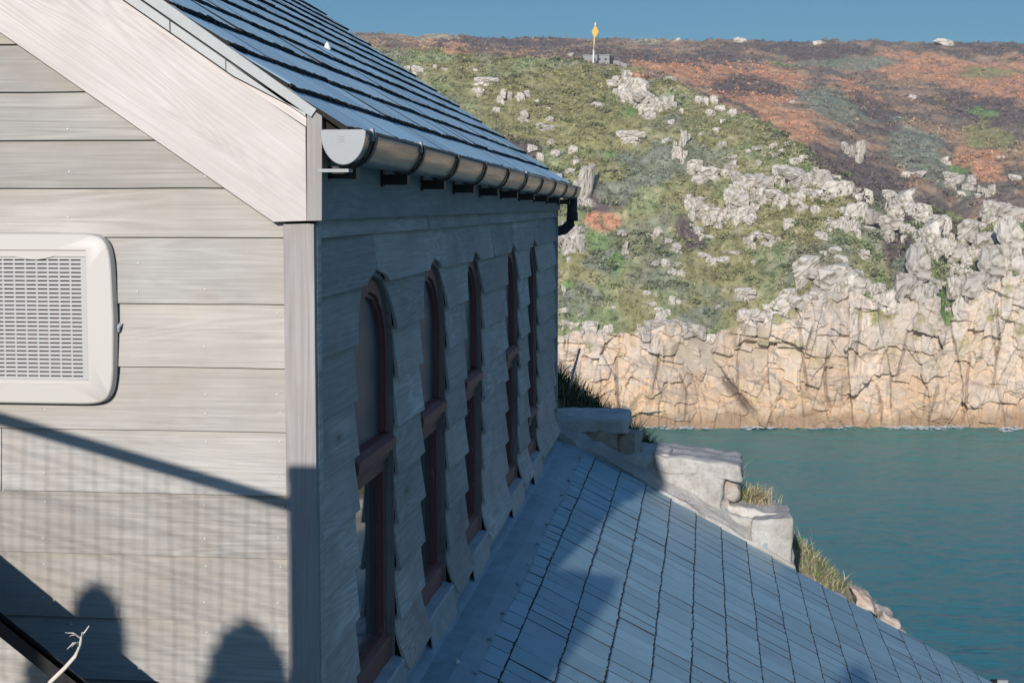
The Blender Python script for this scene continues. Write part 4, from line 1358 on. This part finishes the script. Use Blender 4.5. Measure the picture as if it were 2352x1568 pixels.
p = at_y(232,1362,YG); shrub(float(p[0])-0.01, float(p[2])+0.01, 0.066, 0.75, 1, 'narrow upright shrub added out of view to shade the gable')
p = at_y(570,1446,YG); shrub(float(p[0]), float(p[2])+0.01, 0.105, 0.65, 2, 'broad rounded shrub added out of view to cast a domed shadow')
p = at_y(140,1470,YG); shrub(float(p[0]), float(p[2]), 0.10, 0.6, 3, 'low shrub added out of view to widen the shadow at the left')

# the photographer, whose shadow falls on the lower roof
def person():
    nl = np.array([math.sin(TH), 0, math.cos(TH)]); r = ray(1967, 1496)
    top = r*(nl.dot(np.array([LX0, 0, LZ0]))/nl.dot(r))
    Y = -0.22
    hx, _, hz = sunback(top, Y)
    J = [((0,0,-0.78),.13),((0,0,-0.55),.13),((0,0,-0.35),.15),((0,0.02,-0.24),.06),((0,0.03,-0.16),.075),((0,0.03,-0.08),.085),
         ((-.10,0,-0.84),.095),((-.11,0.01,-1.25),.065),((-.11,0,-1.66),.045),((-.11,.13,-1.70),.035),((.10,0,-0.84),.095),((.11,0.01,-1.25),.065),((.11,0,-1.66),.045),((.11,.13,-1.70),.035),
         ((-.19,0,-0.33),.065),((-.25,0.06,-0.55),.05),((-.10,0.13,-0.27),.035),((.19,0,-0.33),.065),((.25,0.06,-0.55),.05),((.10,0.13,-0.27),.035)]
    E_ = [(0,1),(1,2),(2,3),(3,4),(4,5),(0,6),(6,7),(7,8),(8,9),(0,10),(10,11),(11,12),(12,13),(2,14),(14,15),(15,16),(2,17),(17,18),(18,19)]
    # fingers curled round the camera held at the face
    for b_, sg in ((16,-1),(19,1)):
        bx_, by_2, bz_ = J[b_][0]
        for f_ in range(5):
            dz_ = 0.03-0.016*f_
            J.append(((bx_-sg*0.012, by_2+0.025, bz_+dz_+0.03),.010)); a = len(J)-1
            J.append(((bx_-sg*0.040, by_2+0.030-0.004*f_, bz_+dz_+0.035),.009)); E_ += [(b_,a),(a,a+1)]
    me = bpy.data.meshes.new('person')
    me.from_pydata([(hx+a, Y+b-0.03, hz+c+ZC) for (a,b,c),_ in J], E_, [])
    o = finish('person', me, plain('dark_coat', (0.03,0.035,0.045), 0.9), None)
    m = o.modifiers.new('skin', 'SKIN'); m.use_smooth_shade = True
    if not me.skin_vertices:
        bpy.context.view_layer.objects.active = o; bpy.ops.mesh.customdata_skin_add()
    for v, (_, rad) in zip(me.skin_vertices[0].data, J): v.radius = (rad, rad)
    me.skin_vertices[0].data[0].use_root = True
    o.modifiers.new('sub', 'SUBSURF').levels = 1; o.modifiers['sub'].render_levels = 2
    tag(o, 'person in a dark coat holding a camera to the face', 'person')
person()

# ------------------------------------------------------------------ boulders on the headland
def boulder_mesh(seed, kind):
    R = random.Random(seed)
    bm = bmesh.new()
    for i in range(16 if kind else 11):
        v = Vector((R.uniform(-1,1), R.uniform(-1,1), R.uniform(-1,1)))
        m = max(abs(c) for c in v); v = v*(R.uniform(0.82,1.0)/m)
        bm.verts.new(v)
    bmesh.ops.convex_hull(bm, input=bm.verts)
    bmesh.ops.delete(bm, geom=[v for v in bm.verts if not v.link_faces], context='VERTS')
    bmesh.ops.triangulate(bm, faces=bm.faces)
    for k in range(3):
        bmesh.ops.subdivide_edges(bm, edges=bm.edges, cuts=1, use_grid_fill=True, smooth=0.03 if k < 2 else 0.01)
        bmesh.ops.triangulate(bm, faces=bm.faces)
    bm.normal_update()
    me = bpy.data.meshes.new('boulder')
    cols = []
    off = Vector((seed*7.7, seed*3.3, 0))
    for v in bm.verts:
        p = v.co*1.1+off
        # vertical and flat joints cut into the block
        d, pts = mnoise.voronoi(Vector((v.co.x*1.25, v.co.y*1.25, v.co.z*0.9))+off)
        edge = d[1]-d[0]
        cr = max(0.0, 1-edge/0.10)
        v.co += v.normal*(0.07*mnoise.noise(p*1.7)+0.04*mnoise.noise(p*6)-0.16*cr)
        f = 0.92+0.25*mnoise.noise(p*2.2)
        w = max(0, min(1, 0.5-v.co.z*0.5+mnoise.noise(p*1.4)*0.8))*0.45
        c = [(0.625*(1-w)+0.54*w)*f, (0.575*(1-w)+0.455*w)*f, (0.505*(1-w)+0.345*w)*f]
        li = max(0, mnoise.noise(p*1.9+Vector((9,9,9)))-0.28)*3*(0.5+0.5*max(0, v.normal.z))
        li = min(li, 0.8)
        c = [a*(1-li)+b*li for a, b in zip(c, (0.20,0.17,0.06))]
        k = 0.7*cr
        cols.append([a*(1-k)+b*k for a, b in zip(c, (0.12,0.085,0.05))]+[1.0])
    bm.to_mesh(me); bm.free()
    a = me.color_attributes.new('Col', 'FLOAT_COLOR', 'POINT')
    a.data.foreach_set('color', np.array(cols, float).ravel())
    me.materials.append(M['boulder'])
    return me
BM = [boulder_mesh(s, s % 2) for s in range(1, 13)]
def outcrop_mesh(seed):
    """a jointed outcrop: several blocks packed together, taller at the back"""
    R = random.Random(seed)
    V, Fc, C = [], [], []
    n = R.randint(5, 8)
    for i in range(n):
        m = BM[R.randrange(len(BM))]
        sx, sy, sz = R.uniform(0.30,0.60), R.uniform(0.38,0.62), R.uniform(0.32,0.66)
        cx, cz = R.uniform(-0.72,0.72), R.uniform(-0.75,0.60)
        cy = 0.25*cz+R.uniform(-0.15,0.15)+0.25*abs(cx)
        a, b = R.uniform(-0.25,0.25), R.choice((0, 1.57, 3.14, 4.71))+R.uniform(-0.2,0.2)
        rot = Matrix.Rotation(a, 3, 'Y') @ Matrix.Rotation(b, 3, 'Z')
        o = len(V)
        k = R.uniform(0.85, 1.08)
        at = m.color_attributes['Col'].data
        for q, v in enumerate(m.vertices):
            p = rot @ v.co
            V.append((cx+p.x*sx, cy+p.y*sy, cz+p.z*sz)); c = at[q].color; C.append((c[0]*k, c[1]*k, c[2]*k, 1))
        for f in m.polygons: Fc.append(tuple(o+j for j in f.vertices))
    me = bpy.data.meshes.new('outcrop'); me.from_pydata(V, [], Fc)
    a = me.color_attributes.new('Col', 'FLOAT_COLOR', 'POINT'); a.data.foreach_set('color', np.array(C, float).ravel())
    me.materials.append(M['boulder'])
    return me
OM = [outcrop_mesh(s) for s in range(40, 48)]

Z1 = [(395,300,50,40),(465,320,90,80),(585,290,30,30),(655,312,50,30),(865,310,40,20),(930,385,170,60),(855,450,40,40),(905,470,60,80),(1040,510,60,100),(1085,490,40,60),(1155,500,60,70),(1210,480,40,60),(1275,525,40,40),(1000,580,50,40),(1195,640,80,80),(1360,645,50,40),(1325,695,120,50),(1355,575,20,25),(1240,850,60,60),(1290,900,50,60),(1360,800,60,50),(1520,850,60,60),(1550,940,60,50),(1400,880,60,50),
 (1500,210,45,25),(1870,325,60,30),(1800,390,90,60),(1795,420,90,50),(1910,385,80,40),(1945,450,60,40),(1805,455,40,40),(1880,510,100,100),(1960,540,90,80),(2010,590,100,80),(2080,560,80,90),(2030,625,80,50),(2175,555,90,80),(2250,585,30,30),(1685,550,90,45),(2185,665,40,40),(1905,760,200,90),(2265,770,60,90),(2225,890,60,150),(2155,790,60,40),(2270,890,40,60),(2250,490,60,30),(2180,370,80,30),(1545,1150,75,190),(1500,1000,60,50),(2310,1250,80,150)]
Z2 = [(1605,493,60,30),(785,527,40,12),(40,490,60,25),(160,520,60,60),(205,525,40,60),(260,515,50,60),(235,605,70,45),(300,580,60,50),(380,600,50,50),(325,660,40,35),(40,790,60,120),(280,720,60,40),(310,815,60,40),(160,745,30,20),(1165,850,70,140),(1225,865,80,140),(665,825,60,35),(765,820,60,50),(710,860,50,40),(925,865,30,25),(670,895,45,40),(400,900,80,30),(480,860,50,30),(545,850,60,40),(555,940,40,40),(375,955,110,80),(170,1000,190,130),(270,1060,50,60),(340,1030,60,80),(420,1080,150,140),(545,1160,140,150),(410,1180,120,100),(720,1020,140,140),(880,1050,200,140),(820,935,80,60),(870,905,60,40),(985,1010,100,70),(1075,1040,70,40),(1150,1130,130,70),(845,1200,100,90),(930,1165,80,60),(1050,1170,110,70),(945,1250,50,50),(870,1255,50,50),(720,1212,50,30),(1240,1180,70,70),(1290,1170,50,100),(1495,1160,140,100),(1600,1230,120,70),(1520,1270,130,130),(1660,1310,140,100),(1760,1340,120,80),(1810,920,90,60),(1560,1020,60,40),(1635,1020,100,50),(1870,1040,140,80),(1850,1105,80,60),(2000,1100,100,110),(2060,1140,80,80),(2130,1130,80,100),(1930,1150,50,40),(2195,905,50,30),(2300,1040,90,40),(150,1270,190,140),(180,1190,70,40),(285,1330,110,110),(430,1290,140,110),(500,1330,60,60),(770,1350,70,60),(1265,1290,120,70),(1410,1335,100,40),(1310,1340,50,30),(2110,1340,140,90),(2200,1270,150,90),(2300,1300,100,60),
 (435,108,80,36),(970,130,90,36),(1810,124,120,36),(15,110,50,34),(660,106,40,15)]
Z3 = [(125,190,130,120),(50,260,90,40),(135,315,40,30),(105,370,30,40),(455,205,60,60),(475,295,50,120),(700,180,65,60),(645,215,60,40),(765,248,45,40),(820,305,90,70),(945,185,80,90),(1235,75,140,110),(1290,240,100,100),(1460,230,80,80),(1415,265,80,40),(1365,200,100,40),(1565,135,80,60),(1050,365,140,100),(1020,225,70,40),(1325,385,60,40),(1180,330,120,40),(1650,30,60,50),(1725,35,50,50),(745,390,60,50),(680,400,50,40),(815,400,70,40),(790,455,70,60),(850,455,60,50),(740,340,30,20),(625,590,60,40),(680,600,30,40),(785,640,40,60),(830,645,40,30),(640,660,80,40),(400,682,30,30),(1095,678,30,30),(60,700,70,50),(195,738,60,45),(65,575,30,70),(90,800,120,60),(245,860,100,120),(340,840,90,90),(595,850,70,100),(690,770,100,120),(700,700,60,40),(760,710,40,40),(860,790,110,70),(800,820,90,50),(930,825,60,50),(1270,590,140,80),(1415,690,50,60),(1600,650,200,150),(1480,640,100,60),(1040,890,70,60),(1130,885,40,40),(1185,905,40,40)]
Z4 = [(75,135,70,60),(285,215,80,55),(360,155,120,90),(490,160,80,130),(430,45,80,50),(560,70,120,70),(610,120,45,35),(705,118,90,40),(800,70,110,90),(380,310,70,60),(290,330,60,40),(415,370,75,60),(555,330,90,70),(265,385,40,30),(850,185,90,110),(980,110,130,120),(1060,170,130,140),(1150,260,60,130),(970,320,130,160),(1130,375,60,70),(1270,280,140,100),(1250,420,110,130),(1230,520,70,90),(1310,470,60,80),(1165,550,50,50),(1110,605,50,40),(1110,700,60,40),(1225,720,40,40),(1410,280,80,40),(1440,200,120,60),(1530,220,80,120),(1560,340,140,200),(1440,360,100,90),(1410,440,100,50),(1440,500,150,70),(1350,590,130,120),(1480,610,140,160),(1380,130,130,70),(270,490,160,120),(430,540,190,190),(330,440,180,50),(620,540,130,120),(950,500,170,120),(960,600,150,160),(640,640,120,90)]
BL = [(800+.34*a, 56.4+.34*b, .34*w, .34*h) for a,b,w,h in Z1]+[(1552+.34*a, 56.4+.34*b, .34*w, .34*h) for a,b,w,h in Z2] \
    +[(1270+.348*a, 470+.348*b, .348*w, .348*h) for a,b,w,h in Z3]+[(1787.5+.348*a, 470+.348*b, .348*w, .348*h) for a,b,w,h in Z4]
BL += [(1690,470,60,70),(1740,430,70,60),(1800,455,60,50),(1850,405,90,50),(1900,440,80,50),(1950,500,70,60),(2010,520,80,60),(2070,470,80,70),(2130,545,90,80),(2180,600,80,90),
 (2240,560,80,80),(2300,500,90,70),(2330,590,80,120),(1880,640,110,80),(1950,690,120,90),(2040,705,60,70),(2110,660,80,130),(2215,680,70,90),(2280,650,90,110),(1790,715,90,60),(1730,735,70,50),
 (1500,770,80,50),(1560,755,90,50),(1440,790,70,40),(1350,775,60,50),(1300,790,60,40),(1310,560,50,60),(1330,440,40,110),(1460,205,60,60),(1500,235,70,60),(1620,500,70,60)]
YM = np.arange(179, 440, 0.4)
def on_hill(px, py):
    e, b = slope_of(px, py)
    h = height(np.full_like(YM, b), YM)
    hit = np.nonzero(h > e*YM)[0]
    if len(hit) == 0: return None
    y = YM[hit[0]]
    return b*y, y, e*y
RB = random.Random(77)
for (a, b, w, h) in sorted(BL, key=lambda q: -q[2]*q[3])[:72]:       # smaller blocks split off the big ones
    an = RB.uniform(0, 6.28)
    BL.append((a+math.cos(an)*w*0.55, b+abs(math.sin(an))*h*0.35, w*RB.uniform(0.35,0.6), h*RB.uniform(0.35,0.6)))
BIG = {}
for i, (px, py, w, h) in enumerate(BL):
    foot = on_hill(px, py+h*0.25)
    if foot is None: continue
    x, y, z = foot
    k = y/F
    hw, hh = max(w, 9)*k/2, max(h, 8)*k/2
    big_ = w*h > 620
    o = bpy.data.objects.new('outcrop' if big_ else 'boulder', (OM if big_ else BM)[RB.randrange(8)]); COL.objects.link(o)
    hw *= 1.12; hh *= 1.15; hd = (hw+hh)/2*0.9
    ez_ = at_y(px, py, y)
    o.location = (ez_[0], y+hd*0.05, ez_[2]+ZC)
    o.rotation_euler = (RB.uniform(-0.25,0.25), RB.uniform(-0.2,0.2), RB.choice([0, math.pi/2, math.pi, -math.pi/2])+RB.uniform(-0.4,0.4))
    if big_:
        o.rotation_euler = (RB.uniform(-0.1,0.1), RB.uniform(-0.15,0.15), RB.uniform(-0.3,0.3))
        hw *= 1.08; hh *= 1.05
    o.scale = (hw*1.12, hd*1.12, hh*1.12) if abs(math.sin(o.rotation_euler.z)) < 0.7 else (hd*1.12, hw*1.12, hh*1.12)
    area = w*h
    zone = ('on the skyline of the moor' if py < 102 else 'on the slope left of the yellow marker' if px < 1340 and py < 330 else 'on the slope below the yellow marker' if px < 1700 and py < 330
            else 'on the brown moor behind the ridge' if px > 2040 and py < 430 and area < 1e9 else 'along the sloping ridge of the headland' if py < 500 else 'above the sea cliff at the right edge' if px > 2000
            else 'on the grassy middle slope above the cliff' if py < 680 else 'at the foot of the slope just above the cliff')
    size = 'large blocky' if area > 2200 else 'middling' if area > 700 else 'small'
    kind_ = 'jointed pale granite outcrop' if big_ else 'pale granite boulder'
    tag(o, f'{size} {kind_} {zone}', 'outcrop' if big_ else 'boulder', f'{size} {"outcrops" if big_ else "boulders"} {zone}')

# heath, gorse and tussocks: too many to count
def build_heath():
    rs = np.random.RandomState(5)
    b0, b1 = slope_of(740., 500.)[1], slope_of(2400., 500.)[1]
    n = 26000
    b = rs.uniform(b0, b1, n)
    yb, yc, zc, yr, zr, er, es = prof(b)
    u = rs.rand(n)
    far = rs.rand(n) < 0.33
    y = np.where(far, yr+2+u**0.9*(YS+6-yr), yc+1.0+u*(yr-yc+3))
    x = b*y
    z = height(b, y)
    px, py = proj(x, y, z)
    c = ground_col(x, y, z)
    size = rs.uniform(0.18, 0.5, n)*np.where(far, 1.3, 1.0)*(0.6+0.9*fbm(x/6, y/6, 44, 3))
    m = 8
    V = np.zeros((n, m, 4, 3)); C = np.zeros((n, m, 4, 4)); C[..., 3] = 1
    for k in range(m):
        d = rs.normal(size=(n,3)); d /= np.linalg.norm(d, axis=1)[:,None]
        e = np.cross(d, rs.normal(size=(n,3))); e /= np.linalg.norm(e, axis=1)[:,None]
        off = rs.normal(size=(n,3))*0.45*size[:,None]; off[:,2] = abs(off[:,2])*0.8+0.05
        ctr = np.stack([x,y,z],1)+off
        L = (size*rs.uniform(0.35,0.7,n))[:,None]; W = L*rs.uniform(0.25,0.5,n)[:,None]
        V[:,k,0] = ctr-d*L; V[:,k,1] = ctr+e*W; V[:,k,2] = ctr+d*L; V[:,k,3] = ctr-e*W
        cc = c*rs.uniform(0.70,1.22,n)[:,None]
        C[:,k,:,:3] = cc[:,None,:]
    V = V.reshape(-1,3); V[:,2] += ZC
    me = bpy.data.meshes.new('heath')
    me.vertices.add(len(V)); me.vertices.foreach_set('co', V.ravel())
    me.loops.add(len(V)); me.loops.foreach_set('vertex_index', np.arange(len(V)))
    me.polygons.add(len(V)//4); me.polygons.foreach_set('loop_start', np.arange(0, len(V), 4))
    me.update(calc_edges=True)
    a = me.color_attributes.new('Col', 'FLOAT_COLOR', 'POINT'); a.data.foreach_set('color', C.ravel())
    tag(finish('heath', me, M['heath']), 'low heather, gorse, bracken and tussock grass covering the headland', 'heath', kind='stuff')
build_heath()

def build_bushes():
    rs = np.random.RandomState(15)
    b0, b1 = slope_of(740., 500.)[1], slope_of(2400., 500.)[1]
    n = 1500
    b = rs.uniform(b0, b1, n)
    yb, yc, zc, yr, zr, er, es = prof(b)
    u = rs.rand(n); far = rs.rand(n) < 0.4
    y = np.where(far, yr+4+u*(YS-yr), yc+2.0+u*(yr-yc))
    x = b*y
    keep = (fbm(x/10, y/10, 144, 3) > 0.47)
    x, y, b, far = x[keep], y[keep], b[keep], far[keep]; n = len(x)
    z = height(b, y); c = ground_col(x, y, z)
    dk = np.where(far[:,None], np.array((0.15,0.115,0.11)), np.array((0.115,0.135,0.05)))
    mixk = rs.uniform(0.25, 0.85, n)[:,None]; c = c*(1-mixk)+dk*mixk
    rad = rs.uniform(0.35, 1.15, n)
    m = 42
    V = np.zeros((n, m, 4, 3)); C = np.ones((n, m, 4, 4))
    for k in range(m):
        d = rs.normal(size=(n,3)); d[:,2] = abs(d[:,2]); d /= np.linalg.norm(d, axis=1)[:,None]
        ctr = np.stack([x,y,z],1)+d*(rad*rs.uniform(0.65,1.0,n))[:,None]*np.array((1.25,1.25,0.62))
        t1 = d*0.7+rs.normal(size=(n,3))*0.5; t1 /= np.linalg.norm(t1, axis=1)[:,None]
        t2 = np.cross(t1, rs.normal(size=(n,3))); t2 /= np.linalg.norm(t2, axis=1)[:,None]
        L = (rad*rs.uniform(0.16,0.34,n))[:,None]; W = L*0.55
        V[:,k,0] = ctr-t1*L; V[:,k,1] = ctr+t2*W; V[:,k,2] = ctr+t1*L; V[:,k,3] = ctr-t2*W
        C[:,k,:,:3] = (c*rs.uniform(0.6,1.5,n)[:,None])[:,None,:]
    V = V.reshape(-1,3); V[:,2] += ZC
    me = bpy.data.meshes.new('gorse')
    me.vertices.add(len(V)); me.vertices.foreach_set('co', V.ravel())
    me.loops.add(len(V)); me.loops.foreach_set('vertex_index', np.arange(len(V)))
    me.polygons.add(len(V)//4); me.polygons.foreach_set('loop_start', np.arange(0, len(V), 4))
    me.update(calc_edges=True)
    a = me.color_attributes.new('Col', 'FLOAT_COLOR', 'POINT'); a.data.foreach_set('color', C.ravel())
    tag(finish('gorse', me, M['heath']), 'rounded gorse and heather bushes scattered over the headland', 'gorse', kind='stuff')
build_bushes()

# foam where the swell meets the rock
def build_foam():
    R = random.Random(12)
    mb = MB()
    for i in range(520):
        px = R.uniform(1450, 2400)
        if fbm(np.array(px/60), np.array(0.5), 8, 2) < 0.52 and R.random() < 0.93: continue
        py = 983+R.gauss(0, 1.6)+ (3 if px > 2250 else 0)
        r = ray(px, py); t_ = (-ZC+0.02)/r[2]
        x, y = r[0]*t_, r[1]*t_
        n = 7; a0 = R.uniform(0,6)
        rx, ry = R.uniform(0.08,0.5), R.uniform(0.2,0.9)
        vs = [(x+math.cos(a0+2*math.pi*k/n)*rx*R.uniform(.5,1.2), y+math.sin(a0+2*math.pi*k/n)*ry*R.uniform(.5,1.2), -ZC+0.012+0.0004*i) for k in range(n)]
        mb.add([(x,y,-ZC+0.03+R.random()*0.12)]+vs, [(0,1+k,1+(k+1)%n) for k in range(n)])
    tag(mb.build('sea_foam', plain('foam', (0.75,0.77,0.76), 0.9, 0, 0.1, 3), None, True), 'broken white foam along the foot of the cliff', 'foam', kind='stuff')
build_foam()

# ------------------------------------------------------------------ the marker and the lookout on the headland
bx, by_, bz = on_hill(1363, 152)
def mk(px, py): return at_y(px, py, by_)
bea = thing('day_beacon', 'tall yellow diamond-topped marker pole on the headland', 'marker', (bx, by_, bz))
kpx = by_/F
mb = MB(); mb.tube([mk(1362,160), mk(1363.5,115)], [2.1*kpx, 1.9*kpx], 10)
mb.build('lower_pole', M['white'], bea, True)
mb = MB(); mb.tube([mk(1363.5,115), mk(1365.5,84)], [1.9*kpx, 2.0*kpx], 10)
mb.build('upper_pole', plain('pale_yellow', (0.62,0.46,0.22), 0.6), bea, True)
mb = MB()
c = mk(1367, 72); T = 0.06
dia = [mk(1366,89), mk(1375.5,74), mk(1367.5,57), mk(1359,74)]
V = [(p[0],p[1]-T,p[2]) for p in dia]+[(p[0],p[1]+T,p[2]) for p in dia]
mb.add(V, [(0,1,2,3),(7,6,5,4)]+[(k,4+k,4+(k+1)%4,(k+1)%4) for k in range(4)])
mb.build('diamond_topmark', M['yellow'], bea)
mb = MB(); mb.tube([mk(1367.3,60), mk(1367.5,52)], [2.6*kpx, 1.4*kpx], 8)
mb.build('tip', M['white'], bea, True)

YK = by_+5.0
def hk(px, py): q = at_y(px, py, YK); return float(q[0]), float(q[2])
hut = thing('lookout_hut', 'low grey concrete lookout hut beside the yellow marker', 'hut', (hk(1375,150)[0], YK, hk(1375,150)[1]))
x0, z0 = hk(1339,160); x1, z1 = hk(1400,128)
mb = MB(); mb.box(x0, x1, YK, YK+2.6, z0-1.0, z1)
mb.build('wall', M['concrete'], hut, bevel=0.03)
mb = MB(); mb.box(x0-0.1, x1+0.1, YK-0.12, YK+2.7, z1+0.002, z1+0.16)
mb.build('roof', plain('hut_roof', (0.33,0.335,0.33), 0.9), hut, bevel=0.03)
for q in (1365.5, 1377, 1391):
    a, b = hk(q-2.2, 139); c_x, d_z = hk(q+2.2, 134.5)
    mb = MB(); mb.box(a, c_x, YK-0.003, YK+0.01, b, d_z)
    mb.build('window', M['void'], hut)
a, b = hk(1400.2, 152); c_x, d_z = hk(1408, 131)
mb = MB(); mb.box(a, c_x, YK+0.5, YK+2.0, b-0.5, d_z)
mb.build('doorway', M['void'], hut)
a, b = hk(1408, 150); c_x, d_z = hk(1440, 150); zt1 = hk(1408,139)[1]; zt2 = hk(1438,147)[1]
mb = MB(); mb.prism_y([(a,b-0.8),(c_x,d_z-0.8),(c_x,zt2),(a+0.7,zt1),(a,zt1)], YK+0.2, YK+1.6)
mb.build('wing_wall', M['concrete'], hut, bevel=0.03)

# ------------------------------------------------------------------ sea air
mb = MB(); mb.box(-420, 420, -60, 1000, -32, 62)
t = NT('sea_air')
t.n.remove(t.b)
vol = t.n.new('ShaderNodeVolumePrincipled')
vol.inputs['Color'].default_value = (0.86, 0.92, 1.0, 1)
vol.inputs['Density'].default_value = 0.00042
t.l.new(vol.outputs[0], t.n['Material Output'].inputs['Volume'])
tag(mb.build('haze', t.m), 'thin pale sea air over the cove', 'haze', kind='stuff')
